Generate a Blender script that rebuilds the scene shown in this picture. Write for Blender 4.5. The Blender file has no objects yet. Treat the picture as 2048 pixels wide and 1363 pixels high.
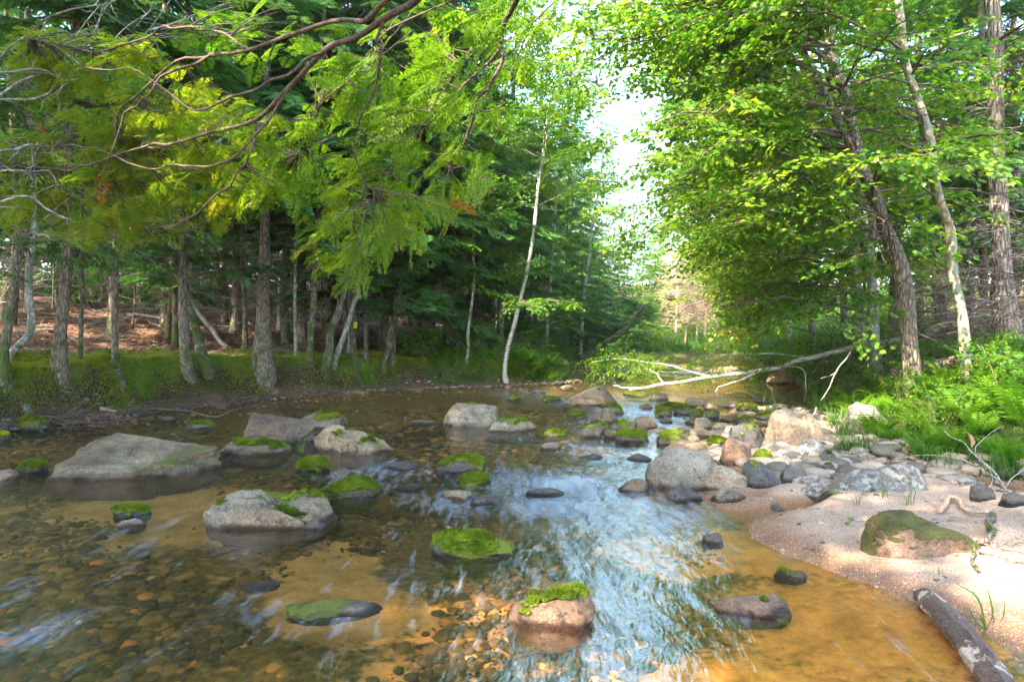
import bpy, math, random
import numpy as np
from mathutils import Vector

SC = bpy.context.scene
# ---------------------------------------------------------------- camera, world, sun, exposure
F = 1365.0            # focal length in pixels of the 2048 px wide photograph
CAMZ = 1.4
HORIZ = 655.0
cam_d = bpy.data.cameras.new("camera"); cam = bpy.data.objects.new("camera", cam_d)
SC.collection.objects.link(cam); SC.camera = cam
cam.location = (0, 0, CAMZ); cam.rotation_euler = (math.radians(90), 0, 0)
cam_d.sensor_width = 36.0; cam_d.lens = 24.0
cam_d.shift_y = -(681.5 - HORIZ) / 2048.0
cam_d.clip_start = 0.05; cam_d.clip_end = 3000

SUN_EL, SUN_AZ = math.radians(42), math.atan2(-0.64, -0.77)     # azimuth measured from +Y towards +X
S = np.array([math.sin(SUN_AZ) * math.cos(SUN_EL), math.cos(SUN_AZ) * math.cos(SUN_EL), math.sin(SUN_EL)])
world = bpy.data.worlds.new("World"); SC.world = world; world.use_nodes = True
wn = world.node_tree; wn.nodes.clear()
sky = wn.nodes.new("ShaderNodeTexSky"); sky.sky_type = 'NISHITA'; sky.sun_disc = False
sky.sun_elevation = SUN_EL; sky.sun_rotation = SUN_AZ
sky.air_density = 1.0; sky.dust_density = 1.5; sky.ozone_density = 1.0
bg = wn.nodes.new("ShaderNodeBackground"); bg.inputs[1].default_value = 0.15
wo = wn.nodes.new("ShaderNodeOutputWorld")
wn.links.new(sky.outputs[0], bg.inputs[0]); wn.links.new(bg.outputs[0], wo.inputs[0])
sl = bpy.data.lights.new("sun", 'SUN'); sl.energy = 2.8; sl.angle = math.radians(0.5); sl.color = (1.0, 0.87, 0.70)
so = bpy.data.objects.new("sun", sl); SC.collection.objects.link(so)
so.rotation_euler = Vector(S).to_track_quat('Z', 'Y').to_euler(); so.location = (0, 0, 30)
SC.view_settings.view_transform = 'Standard'; SC.view_settings.look = 'None'
SC.view_settings.exposure = 3.65; SC.view_settings.gamma = 1.0
cy = SC.cycles
cy.max_bounces = 6; cy.diffuse_bounces = 4; cy.glossy_bounces = 3; cy.transmission_bounces = 4
cy.transparent_max_bounces = 8; cy.volume_bounces = 0; cy.caustics_reflective = False; cy.caustics_refractive = False
cy.use_denoising = True; cy.sample_clamp_indirect = 6.0
cy.use_adaptive_sampling = True; cy.adaptive_threshold = 0.02

# ---------------------------------------------------------------- helpers: noise
RS = np.random.RandomState(7)
def _h(ix, iy, iz, seed):
    with np.errstate(over='ignore'):
        h = (ix.astype(np.uint32) * np.uint32(374761393) + iy.astype(np.uint32) * np.uint32(668265263)
             + iz.astype(np.uint32) * np.uint32(2246822519) + np.uint32((seed * 3266489917) & 0xffffffff))
        h = (h ^ (h >> np.uint32(13))) * np.uint32(1274126177)
        h = h ^ (h >> np.uint32(16))
    return h.astype(np.float64) / 4294967295.0 * 2 - 1
def vnoise(p, seed=0):
    p = np.asarray(p, float)
    if p.shape[1] == 2: p = np.c_[p, np.zeros(len(p))]
    i = np.floor(p).astype(np.int64); f = p - i; u = f * f * (3 - 2 * f); r = 0
    for dx in (0, 1):
        for dy in (0, 1):
            for dz in (0, 1):
                w = (u[:, 0] if dx else 1 - u[:, 0]) * (u[:, 1] if dy else 1 - u[:, 1]) * (u[:, 2] if dz else 1 - u[:, 2])
                r = r + w * _h(i[:, 0] + dx, i[:, 1] + dy, i[:, 2] + dz, seed)
    return r
def fbm(p, octv=4, seed=0, gain=0.5):
    p = np.asarray(p, float); r = 0; a = 1.0
    for k in range(octv):
        r = r + a * vnoise(p * (2.03 ** k) + 17.3 * k, seed + k); a *= gain
    return r
def sstep(a, b, x):
    t = np.clip((np.asarray(x, float) - a) / (b - a), 0, 1); return t * t * (3 - 2 * t)

# ---------------------------------------------------------------- helpers: meshes and objects
def tag(o, label=None, cat=None, group=None, kind=None):
    if label: o["label"] = label
    if cat: o["category"] = cat
    if group: o["group"] = group
    if kind: o["kind"] = kind
    return o
def link(o, parent=None):
    SC.collection.objects.link(o)
    if parent: o.parent = parent
    return o
class MB:
    """collects triangles and quads with one float attribute per vertex"""
    def __init__(s): s.V = []; s.T = []; s.Q = []; s.A = []; s.n = 0
    def add(s, V, Fc, a=0.5):
        V = np.asarray(V, float).reshape(-1, 3); Fc = np.asarray(Fc, np.int64)
        if len(Fc): (s.T if Fc.shape[1] == 3 else s.Q).append(Fc + s.n)
        s.V.append(V); s.A.append(np.broadcast_to(np.asarray(a, float), (len(V),)).copy()); s.n += len(V)
    def data(s, name, mats, smooth=False, attrs=None, mi=None):
        V = np.concatenate(s.V); T = np.concatenate(s.T) if s.T else np.zeros((0, 3), int); Q = np.concatenate(s.Q) if s.Q else np.zeros((0, 4), int)
        at = {'tint': np.concatenate(s.A)}
        if attrs: at.update(attrs)
        return mesh_data(name, V, T, Q, mats, smooth, at, mi)
    def build(s, name, mats, parent=None, smooth=False, attrs=None, loc=None):
        o = bpy.data.objects.new(name, s.data(name, mats, smooth, attrs)); link(o, parent)
        if loc is not None: o.location = loc
        return o
def mesh_data(name, V, T, Q, mats, smooth=False, attrs=None, mi=None):
    me = bpy.data.meshes.new(name); nt, nq = len(T), len(Q)
    me.vertices.add(len(V)); me.vertices.foreach_set('co', np.asarray(V, np.float32).ravel())
    me.loops.add(nt * 3 + nq * 4)
    me.loops.foreach_set('vertex_index', np.concatenate([np.asarray(T).ravel(), np.asarray(Q).ravel()]).astype(np.int32))
    me.polygons.add(nt + nq)
    st = np.concatenate([np.arange(nt) * 3, nt * 3 + np.arange(nq) * 4]).astype(np.int32)
    me.polygons.foreach_set('loop_start', st)
    me.polygons.foreach_set('use_smooth', np.full(nt + nq, bool(smooth)))
    for m in (mats if isinstance(mats, (list, tuple)) else [mats]): me.materials.append(m)
    if mi is not None: me.polygons.foreach_set('material_index', np.asarray(mi, np.int32))
    for k, v in (attrs or {}).items():
        a = me.attributes.new(k, 'FLOAT', 'POINT'); a.data.foreach_set('value', np.asarray(v, np.float32))
    me.update(calc_edges=True)
    return me
def tubes(P, R, sides=5, cap=False):
    """P (M,K,3) paths, R (M,K) radii -> V, quads"""
    P = np.asarray(P, float); R = np.asarray(R, float)
    if P.ndim == 2: P = P[None]; R = R[None]
    M, K, _ = P.shape
    Tn = np.gradient(P, axis=1) if K > 2 else np.repeat((P[:, 1:] - P[:, :1]), 2, axis=1)
    Tn = Tn / (np.linalg.norm(Tn, axis=2, keepdims=True) + 1e-9)
    mean = P[:, -1] - P[:, 0]; mean /= np.linalg.norm(mean, axis=1, keepdims=True) + 1e-9
    ref = np.where(np.abs(mean[:, 2:3]) > 0.75, np.array([[1., .13, 0]]), np.array([[0., .1, 1.]]))[:, None, :]
    A = np.cross(Tn, ref); A /= np.linalg.norm(A, axis=2, keepdims=True) + 1e-9
    B = np.cross(Tn, A)
    th = np.arange(sides) / sides * 2 * np.pi
    V = P[:, :, None, :] + R[:, :, None, None] * (A[:, :, None, :] * np.cos(th)[None, None, :, None] + B[:, :, None, :] * np.sin(th)[None, None, :, None])
    base = (np.arange(M) * K * sides)[:, None, None] + (np.arange(K - 1) * sides)[None, :, None]
    j = np.arange(sides)[None, None, :]; jn = (j + 1) % sides
    Q = np.stack([base + j, base + jn, base + jn + sides, base + j + sides], -1).reshape(-1, 4)
    return V.reshape(-1, 3), Q
def spline(pts, n, jit=0, seed=0):
    """Catmull-Rom through the points, n samples"""
    p = np.asarray(pts, float); k = len(p)
    if k == 2: p = np.array([p[0], (p[0] + p[1]) / 2, p[1]]); k = 3
    e = np.vstack([2 * p[0] - p[1], p, 2 * p[-1] - p[-2]]); t = np.linspace(0, k - 1 - 1e-6, n); i = t.astype(int); f = (t - i)[:, None]
    a, b, c, d = e[i], e[i + 1], e[i + 2], e[i + 3]
    r = 0.5 * ((2 * b) + (c - a) * f + (2 * a - 5 * b + 4 * c - d) * f ** 2 + (3 * b - a - 3 * c + d) * f ** 3)
    if jit:
        s = np.random.RandomState(seed).rand() * 90; q = np.linspace(0, n * 0.35, n)
        J = np.stack([vnoise(np.c_[q + s, q * 0 + m * 9.1, q * 0], 3) for m in range(3)], 1)
        w = np.minimum(1, np.arange(n) / 3.0)[:, None]; r = r + J * jit * w
    return r
def place(tmV, tmF, M3, T3, mb, a):
    """replicates a template (n,3) by matrices (M,3,3) and offsets (M,3)"""
    if len(T3) == 0: return
    V = np.einsum('mij,nj->mni', M3, tmV) + T3[:, None, :]
    n = len(tmV); Fc = (tmF[None] + (np.arange(len(T3)) * n)[:, None, None]).reshape(-1, tmF.shape[1])
    a = np.asarray(a, float)
    A = np.repeat(a, n) if a.ndim == 1 else a.ravel()
    mb.add(V.reshape(-1, 3), Fc, A)
def frame(Y, roll=None, up=(0, 0, 1)):
    """matrices whose y column points along Y, z column near up"""
    Y = Y / (np.linalg.norm(Y, axis=1, keepdims=True) + 1e-9)
    U = np.broadcast_to(np.asarray(up, float), Y.shape) + 1e-3
    X = np.cross(Y, U); X /= np.linalg.norm(X, axis=1, keepdims=True) + 1e-9
    Z = np.cross(X, Y)
    if roll is not None:
        c, s = np.cos(roll)[:, None], np.sin(roll)[:, None]; X, Z = X * c + Z * s, Z * c - X * s
    return np.stack([X, Y, Z], axis=2)
def dup(root, loc, rz=0, sc=1.0, label=None, group=None):
    def cp(o, par):
        c = o.copy(); SC.collection.objects.link(c)
        if par is not None: c.parent = par
        for ch in o.children: cp(ch, c)
        return c
    c = cp(root, None); c.location = loc; c.rotation_euler = (c.rotation_euler[0], c.rotation_euler[1], rz)
    c.scale = (sc,) * 3 if np.isscalar(sc) else sc
    if label: c["label"] = label
    if group: c["group"] = group
    return c

# ---------------------------------------------------------------- helpers: materials
class NT:
    def __init__(s, name):
        s.m = bpy.data.materials.new(name); s.m.use_nodes = True; s.t = s.m.node_tree; s.t.nodes.clear()
        s.out = s.t.nodes.new('ShaderNodeOutputMaterial')
    def n(s, typ, _out=0, _p=None, **inp):
        nd = s.t.nodes.new('ShaderNode' + typ)
        for k, v in (_p or {}).items(): setattr(nd, k, v)
        for k, v in inp.items():
            key = int(k[1:]) if k[0] == 'i' and k[1:].isdigit() else k.replace('_', ' ')
            sock = nd.inputs[key]
            if isinstance(v, bpy.types.NodeSocket): s.t.links.new(v, sock)
            else: sock.default_value = v
        return nd.outputs[_out]
    def math(s, op, a, b=0.0, clamp=False): return s.n('Math', _p={'operation': op, 'use_clamp': clamp}, i0=a, i1=b)
    def mix(s, f, a, b, mode='MIX'):
        nd = s.t.nodes.new('ShaderNodeMix'); nd.data_type = 'RGBA'; nd.blend_type = mode
        for sock, v in ((nd.inputs[0], f), (nd.inputs[6], a), (nd.inputs[7], b)):
            if isinstance(v, bpy.types.NodeSocket): s.t.links.new(v, sock)
            else: sock.default_value = (tuple(v) + (1,) if hasattr(v, '__len__') and len(v) == 3 else v)
        return nd.outputs[2]
    def ramp(s, f, stops, interp='LINEAR'):
        nd = s.t.nodes.new('ShaderNodeValToRGB'); r = nd.color_ramp; r.interpolation = interp
        while len(r.elements) < len(stops): r.elements.new(0.5)
        for e, (p, c) in zip(r.elements, stops):
            e.position = p; e.color = (tuple(c) + (1,)) if hasattr(c, '__len__') else (c, c, c, 1)
        s.t.links.new(f, nd.inputs[0]); return nd.outputs[0]
    def attr(s, name): return s.n('Attribute', _out=2, _p={'attribute_name': name})
    def coords(s, obj=True): return s.n('TexCoord', _out=3) if obj else s.n('NewGeometry', _out=0)
    def noise(s, vec, scale, detail=4, rough=0.5, out=0): return s.n('TexNoise', _out=out, Vector=vec, Scale=scale, Detail=detail, Roughness=rough)
    def scalev(s, vec, sc, rot=(0, 0, 0)): return s.n('Mapping', Vector=vec, Scale=sc, Rotation=rot)
    def bump(s, h, strength, dist=0.02, normal=None):
        kw = dict(Height=h, Strength=strength, Distance=dist)
        if normal is not None: kw['Normal'] = normal
        return s.n('Bump', **kw)
    def bsdf(s, color, rough=0.8, normal=None, spec=0.3, **kw):
        d = {'Base Color': color, 'Roughness': rough, 'Specular IOR Level': spec}
        nd = s.t.nodes.new('ShaderNodeBsdfPrincipled')
        if normal is not None: d['Normal'] = normal
        for k, v in d.items():
            if isinstance(v, bpy.types.NodeSocket): s.t.links.new(v, nd.inputs[k])
            else: nd.inputs[k].default_value = tuple(v) + (1,) if hasattr(v, '__len__') and len(v) == 3 else v
        return nd.outputs[0]
    def done(s, sh): s.t.links.new(sh, s.out.inputs[0]); return s.m

def leaf_mat(name, stops, trans=0.45, rough=0.45, spec=0.25, tgain=1.5):
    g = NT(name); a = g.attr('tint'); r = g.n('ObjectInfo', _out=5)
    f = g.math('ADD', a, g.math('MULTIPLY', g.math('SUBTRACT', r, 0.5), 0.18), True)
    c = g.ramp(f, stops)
    b = g.bsdf(c, rough, spec=spec)
    tc = g.mix(1.0, c, (tgain, tgain * 1.05, tgain * 0.55), 'MULTIPLY')
    t = g.n('BsdfTranslucent', Color=tc)
    return g.done(g.n('MixShader', i0=trans, i1=b, i2=t))
def bark_mat(name, dark, light, moss=0.3, zs=0.25, sc=26, blotch=None, bumpd=0.03, mosscol=(0.06, 0.085, 0.018)):
    g = NT(name); P = g.coords(); geo = g.coords(False)
    v = g.scalev(P, (1, 1, zs)); n1 = g.noise(v, sc, 5, 0.65)
    w = g.n('TexVoronoi', _p={'feature': 'DISTANCE_TO_EDGE'}, Vector=g.mix(0.06, v, g.noise(v, sc * 0.4, 3, out=1), 'ADD'), Scale=sc * 0.9)
    cr = g.math('MULTIPLY', w, 4.0, True)
    h = g.math('ADD', g.math('MULTIPLY', cr, 0.6), n1)
    c = g.ramp(h, [(0.25, tuple(x * 0.35 for x in dark)), (0.55, dark), (1.0, light)])
    if blotch:
        bn = g.noise(g.scalev(P, (1, 1, 0.7)), 7, 4, 0.6)
        c = g.mix(g.ramp(bn, [(0.5, 0.0), (0.56, 1.0)]), c, blotch)
    if moss:
        mn = g.noise(geo, 5.0, 5, 0.65); z = g.n('SeparateXYZ', _out=2, Vector=P)
        f = g.math('SUBTRACT', g.math('ADD', mn, moss), g.math('MULTIPLY', g.math('MAXIMUM', z, 0.0), 0.10))
        c = g.mix(g.ramp(f, [(0.58, 0.0), (0.72, 1.0)]), c, mosscol)
    return g.done(g.bsdf(c, 0.85, g.bump(h, 0.8, bumpd), 0.2))
# ---------------------------------------------------------------- terrain
LEFT = np.array([[-9, -8], [-8.2, 2], [-7.4, 6], [-6.8, 9.1], [-6.4, 9.8], [-5.7, 11.2], [-4.5, 13.2], [-3.0, 15.0], [-1.6, 15.7], [-0.3, 15.9], [0.9, 16.6], [1.6, 17.6],
                 [1.5, 19], [1.9, 22], [2.6, 24.5], [4.2, 28.5], [6.0, 31.5], [7, 34]], float)
RIGHT = np.array([[2.9, -8], [2.7, 1.5], [2.3, 2.7], [2.12, 3.3], [1.92, 3.75], [1.66, 4.15], [1.6, 4.55], [1.72, 4.9], [1.62, 5.2], [1.55, 5.6], [1.75, 6.0], [2.1, 6.5],
                  [2.7, 7.3], [3.6, 8.3], [4.2, 9.6], [4.8, 11.2], [6.1, 14], [7.3, 17.4], [8.3, 22], [9.2, 26], [10.4, 30], [11.5, 34]], float)
FOOT = np.array([[6, -8], [5.3, 2], [4.9, 4.5], [4.45, 5.9], [3.95, 6.9], [4.1, 8.2], [4.7, 9.8], [5.2, 11.3], [6.4, 14], [7.6, 17.4], [8.6, 22], [9.5, 26], [10.7, 30], [11.8, 34]], float)
def pdist(x, y, poly):
    d = np.full(x.shape, 1e9)
    for (a, b) in zip(poly[:-1], poly[1:]):
        e = b - a; t = np.clip(((x - a[0]) * e[0] + (y - a[1]) * e[1]) / (e @ e), 0, 1)
        d = np.minimum(d, np.hypot(x - a[0] - t * e[0], y - a[1] - t * e[1]))
    return d
def xat(poly, y): return np.interp(y, poly[:, 1], poly[:, 0])
CHAN = np.array([[1.55, 5.0], [2.0, 5.22], [2.45, 5.45], [2.9, 5.95], [3.3, 6.3]])       # the little side channel through the sand
def terrain(x, y, full=False):
    x = np.asarray(x, float); y = np.asarray(y, float); sh = x.shape; x = x.ravel(); y = y.ravel(); p2 = np.c_[x, y]
    wob = vnoise(p2 * 1.7, 5) * 0.10 + vnoise(p2 * 4.1, 6) * 0.04
    xl, xr, xf = xat(LEFT, y), xat(RIGHT, y), xat(FOOT, y)
    dl, dr, df = pdist(x, y, LEFT), pdist(x, y, RIGHT), pdist(x, y, FOOT)
    sl_ = np.where(x < xl, dl, -dl) + wob + vnoise(p2 * .75, 7) * .22 * sstep(3, 8, y); sr_ = np.where(x > xr, dr, -dr) + wob * 0.6; sf_ = np.where(x > xf, df, -df) + wob
    # river bed
    dpl = 0.03 + 0.35 * np.maximum(-sl_, 0); dpr = 0.005 + 0.085 * np.maximum(-sr_, 0)
    shoal = np.exp(-(((x - 2.2) / 1.6) ** 2 + ((y - 9.5) / 3.2) ** 2))
    dep = np.minimum(np.minimum(dpl, dpr), 0.17) * (1 - 0.5 * shoal)
    bed = -dep + 0.03 * fbm(p2 * 1.3, 3, 11) * sstep(0, 0.6, -np.maximum(sl_, sr_))
    # left bank
    hb = 0.60 + 0.16 * sstep(-2, -6, x) + 0.08 * vnoise(p2 * 0.8, 8)
    s0 = 0.26 + 0.16 * vnoise(p2 * np.array([0.9, 0.9]), 21)
    lump = fbm(p2 * 1.6, 4, 9)
    lt = 0.03 + 0.06 * np.clip(sl_, 0, 0.6) + hb * sstep(0, 0.5, sl_ - s0) ** 0.7 + 0.115 * np.clip(sl_ - 1.4, 0, 11) + 0.05 * np.clip(sl_ - 12, 0, 200) + 0.07 * lump * sstep(0.3, 1.2, sl_)
    # right: sand bar, then the fern bank
    ch = pdist(x, y, CHAN)
    sd = 0.16 * (1 - np.exp(-np.maximum(sr_, 0) / 0.9)) + 0.034 * fbm(p2 * 1.9, 4, 13) * sstep(0, 0.5, sr_)
    sd = sd - (sd + 0.02) * np.exp(-(ch / 0.13) ** 2)
    sd = sd - 0.17 * np.exp(-((sf_ + 0.35) / 0.3) ** 2) * sstep(7.4, 6.2, y) * sstep(3.5, 4.4, y)
    rt = sd + (sf_ > 0) * (0.62 * sstep(0, 2.3, sf_) + 0.20 * np.clip(sf_ - 1.8, 0, 14) + 0.05 * np.clip(sf_ - 16, 0, 200) + 0.08 * lump * sstep(0, 0.8, sf_))
    h = np.where(sl_ > 0, lt, np.where(sr_ > 0, rt, bed))
    end = sstep(31.5, 34.5, y + 0.4 * wob * 10)
    eh = 0.35 + 0.10 * np.maximum(y - 33.5, 0) + 0.12 * lump
    h = np.maximum(h, h * (1 - end) + end * eh)
    far = sstep(60, 220, np.hypot(x, y)); h = h * (1 - far) + far * np.minimum(h, 9)
    if not full: return h.reshape(sh)
    return h, sl_, sr_, sf_, end, ch
def th(x, y): return float(terrain(np.array([x]), np.array([y]))[0])
_D = np.concatenate([np.linspace(2.2, 20, 900), np.linspace(20.02, 90, 900)])
def gp(px, py):
    """the point of the ground (or water) seen at a pixel of the 2048 px photograph"""
    x = (px - 1024) / F * _D; z = CAMZ - (py - HORIZ) / F * _D
    h = np.maximum(terrain(x, _D), 0.0); k = np.argmax(z <= h)
    if not (z <= h).any(): k = len(_D) - 1
    return np.array([x[k], _D[k], h[k]])
def pt(px, py, d): return np.array([(px - 1024) / F * d, d, CAMZ - (py - HORIZ) / F * d])
def proj(p):
    p = np.asarray(p, float); d = np.maximum(p[..., 1], 1e-3); return 1024 + F * p[..., 0] / d, HORIZ - F * (p[..., 2] - CAMZ) / d

def ring_grid(ang, rad):
    A, R = np.meshgrid(ang, rad); X = R * np.sin(A); Y = R * np.cos(A); n, m = A.shape
    i = (np.arange(n - 1)[:, None] * m + np.arange(m - 1)[None]).ravel()
    return X.ravel(), Y.ravel(), np.stack([i, i + 1, i + m + 1, i + m], 1)[:, ::-1]
ang = np.radians(np.concatenate([np.linspace(-180, -50, 40)[:-1], np.linspace(-50, 50, 640), np.linspace(50, 180, 40)[1:]]))
rad = np.concatenate([np.geomspace(0.5, 2.4, 12)[:-1], np.geomspace(2.4, 36, 430), np.geomspace(36.5, 900, 60)])
gx, gy, gq = ring_grid(ang, rad)
H, sL, sR, sF, END, CH = terrain(gx, gy, True)
p2 = np.c_[gx, gy]
onleft = sstep(0.1, 0.4, sL); onf = (sF > 0) * sstep(0, 0.3, sF); onend = END
n1 = fbm(p2 * 0.9, 4, 31); n2 = fbm(p2 * 3.0, 3, 37)
moss = onleft * sstep(0.32, 0.7, sL + 0.12 * n2) * np.clip(1 - sstep(1.3, 2.6, sL + n1 * 0.9), 0, 1) + onf * 0.35 * (n1 > 0.1)
green = np.maximum(onend * (H < 3), onf * np.clip(1.2 - sF / 4 + n1 * .4, 0, 1)) ; green = np.maximum(green, onleft * sstep(13, 17, gy) * np.clip(1.3 - sL / 4, 0, 1) * sstep(-6, -1, gx))
litter = np.clip(np.maximum(onleft, onf) - moss, 0, 1)
sandy = sstep(-0.05, 0.03, sR) * (1 - onf) * (sL < 0)
bedsand = np.clip(0.42 + 0.75 * n1 + 0.25 * n2 - .62 * sstep(3.8, 7.5, np.hypot(gx, gy)), 0, 1)
# sand patches on the bed: downstream of the boulders on the left and along the right shore
for (bx, by, bw, bl, r) in ((-2.3, 5.4, .8, .55, .1), (-1.0, 3.9, .45, .75, .55), (-3.0, 6.0, 1.2, .7, 0), (1.6, 3.3, .9, .9, 0), (.9, 2.8, .8, .5, 0)):
    c_, s_ = math.cos(r), math.sin(r); u = (gx - bx) * c_ + (gy - by) * s_; v = -(gx - bx) * s_ + (gy - by) * c_
    bedsand = np.maximum(bedsand, (.72 if bx > 0 else 1.0) * np.exp(-((u / bw) ** 2 + (v / bl) ** 2) ** 1.5))
amber = np.exp(-((gx - 1.2) / 2.0) ** 2 - ((gy - 2.4) / 1.9) ** 2)
soil_shade = onleft * (1 - sstep(0.38, 0.72, sL + .15 * n2)) * sstep(.03, .12, H)  # dark bank face: wet earth with its shade painted in
gat = dict(soil_shade=soil_shade, moss=moss, green=green, litter=litter, sandy=sandy, bedsand=bedsand, amber=amber, damp=1 - sstep(0.015, 0.07, H))

g = NT('ground'); P = g.coords(False)
nf = g.noise(P, 3, 5, 0.6); nm = g.noise(P, 18, 5, 0.65); ng = g.noise(P, 220, 3, 0.7); nr = g.noise(P, 55, 4, 0.7)
vor = g.n('TexVoronoi', _out=1, _p={'feature': 'F1'}, Vector=P, Scale=330.0)
vv = g.n('SeparateColor', Color=vor)
sandc = g.mix(0.75, g.ramp(vv, [(0.0, (0.12, 0.075, 0.05)), (0.3, (0.30, 0.20, 0.14)), (0.7, (0.46, 0.33, 0.24)), (1.0, (0.62, 0.48, 0.38))]), g.ramp(nf, [(0.3, (0.30, 0.2, 0.14)), (0.7, (0.46, 0.33, 0.24))]), 'MIX')
sandc = g.mix(0.7, sandc, g.ramp(vv, [(0.0, 0.25), (0.35, 0.75), (1.0, 1.35)]), 'MULTIPLY')
sandc = g.mix(g.attr('damp'), sandc, g.mix(1.0, sandc, (0.6, 0.45, 0.33), 'MULTIPLY'))
bedc = g.ramp(nm, [(0.3, (0.022, 0.020, 0.008)), (0.5, (0.085, 0.062, 0.020)), (0.72, (0.28, 0.16, 0.05))])
bedsc = g.mix(g.attr('amber'), g.ramp(nr, [(0.3, (0.22, 0.145, 0.055)), (0.7, (0.42, 0.29, 0.12))]), g.ramp(nm, [(0.3, (0.46, 0.17, 0.025)), (0.7, (0.80, 0.36, 0.08))]))
bedsc = g.mix(0.4, bedsc, g.ramp(vv, [(0.0, 0.4), (1.0, 1.3)]), 'MULTIPLY'); bedsc = g.mix(0.6, bedsc, g.ramp(g.noise(P, 5, 6, 0.7), [(0.38, 0.45), (0.58, 1.25)]), 'MULTIPLY')
bf = g.ramp(g.math('ADD', g.attr('bedsand'), g.math('MULTIPLY', g.math('SUBTRACT', nm, 0.5), 0.7)), [(0.42, 0.0), (0.62, 1.0)])
c = g.mix(bf, bedc, bedsc)
c = g.mix(g.attr('sandy'), c, sandc)
lit = g.ramp(g.noise(g.scalev(P, (1, 1, 1)), 38, 6, 0.75), [(0.3, (0.045, 0.024, 0.015)), (0.48, (0.15, 0.08, 0.05)), (0.6, (0.25, 0.14, 0.09)), (0.78, (0.38, 0.26, 0.18))])
c = g.mix(g.math('ADD', g.attr('litter'), g.math('MULTIPLY', g.math('SUBTRACT', nm, 0.5), 0.3), True), c, lit)
c = g.mix(g.attr('green'), c, g.ramp(nm, [(0.3, (0.02, 0.035, 0.008)), (0.7, (0.07, 0.12, 0.02))]))
mossc = g.ramp(g.math('ADD', g.math('MULTIPLY', nf, 0.6), g.math('MULTIPLY', nr, 0.5)), [(0.35, (0.03, 0.06, 0.006)), (0.6, (0.11, 0.18, 0.012)), (0.85, (0.24, 0.29, 0.02))])
c = g.mix(g.ramp(g.math('ADD', g.attr('moss'), g.math('MULTIPLY', g.math('SUBTRACT', nm, 0.5), 0.9)), [(0.35, 0.0), (0.6, 1.0)]), c, mossc)
c = g.mix(g.attr('soil_shade'), c, g.ramp(nm, [(0.3, (0.012, 0.008, 0.005)), (0.7, (0.05, 0.035, 0.02))]))
hh = g.math('ADD', g.math('MULTIPLY', vv, 0.4), g.math('ADD', nm, g.math('MULTIPLY', nr, 0.6)))
M_GROUND = g.done(g.bsdf(c, 0.9, g.bump(hh, 0.7, 0.02), 0.2))

fc = gq; cx = lambda a: a[fc].mean(1)
fsl, fsr, fsf, fh, fe, fy, fx = cx(sL), cx(sR), cx(sF), cx(H), cx(END), cx(gy), cx(gx)
cat = np.full(len(fc), 0)
cat[(fsr > 0)] = 1; cat[(fsf > 0)] = 3; cat[(fsl > 0)] = 2; cat[(fsl > 2.2)] = 4; cat[(fe > 0.5) & (cat < 2)] = 5
G3 = np.c_[gx, gy, H]
for k, nm_ in enumerate(('riverbed', 'sand_bar', 'mossy_bank', 'fern_bank_ground', 'forest_floor', 'meadow_ground')):
    q = fc[cat == k]; u, inv = np.unique(q, return_inverse=True)
    me = mesh_data(nm_, G3[u], np.zeros((0, 3), int), inv.reshape(-1, 4), M_GROUND, True, {a: b[u] for a, b in gat.items()})
    tag(link(bpy.data.objects.new(nm_, me)), kind='structure')

# ---------------------------------------------------------------- water
FLOW = math.radians(-24)                         # direction the stream runs, seen from above
def flowc(x, y, r=FLOW):
    return x * math.cos(r) - y * math.sin(r), x * math.sin(r) + y * math.cos(r)     # across, along
rad2 = np.concatenate([np.geomspace(0.8, 2.3, 10)[:-1], np.geomspace(2.3, 37, 620)])
ang2 = np.radians(np.concatenate([np.linspace(-100, -46, 16)[:-1], np.linspace(-46, 46, 760), np.linspace(46, 100, 16)[1:]]))
wx, wy, wq = ring_grid(ang2, rad2)
wh, wl, wr, wf, we, _ = terrain(wx, wy, True)
RIF = [(1135, 972, .55, 1.0), (1060, 990, .5, .8), (985, 955, .6, .7), (770, 945, .6, .8), (690, 990, .3, .4), (900, 1000, .5, .7), (270, 1048, .28, .45), (275, 1105, .28, .5), (60, 1265, .22, .5), (50, 1165, .2, .35), (860, 1050, .4, .3),
       (810, 1165, .3, .45), (640, 1180, .25, .2), (950, 1190, .25, .35), (1250, 1000, .8, .7), (1300, 1060, .6, .5), (1180, 1100, .5, .4), (1350, 1080, .4, .3), (1110, 1010, .5, 1.0), (1200, 900, .6, .5), (1300, 855, .9, .7), (1280, 820, 1., .8), (1340, 880, .5, .6), (1130, 800, 1.2, .6), (1080, 790, 1.2, .6),
       (1330, 740, 2.4, .8), (1250, 738, 1.6, .7), (1500, 1020, .2, .3), (480, 1220, .3, .35), (400, 1290, .25, .25), (690, 1240, .25, .45), (1480, 1230, .3, .3), (1060, 880, .5, .3)]
rif = np.zeros(len(wx))
for (px, py, r, a) in RIF:
    d_ = F * CAMZ / (py - HORIZ); x0 = (px - 1024) / F * d_
    u, v = flowc(wx - x0, wy - d_); rif = np.maximum(rif, a * np.exp(-((u / r) ** 2 + (v / (r * 1.4)) ** 2)))
u, v = flowc(wx, wy)
q1 = np.c_[u * 2.6, v * 1.1]; q2 = np.c_[u * 9, v * 3.2]; q3 = np.c_[u * 26, v * 8]
pool = sstep(12.5, 15, wy) * sstep(2, 4.5, wx) * sstep(29, 26, wy)
amp = (0.5 + 0.8 * rif) * (1 - 0.9 * pool) * sstep(-0.02, -0.12, wh)
wz = amp * (0.012 * fbm(q1, 2, 51) + 0.007 * fbm(q2, 2, 53) + 0.0012 * fbm(q3, 1, 55)) + 0.014 * rif * (fbm(q1 * 1.5, 2, 57))
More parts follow.
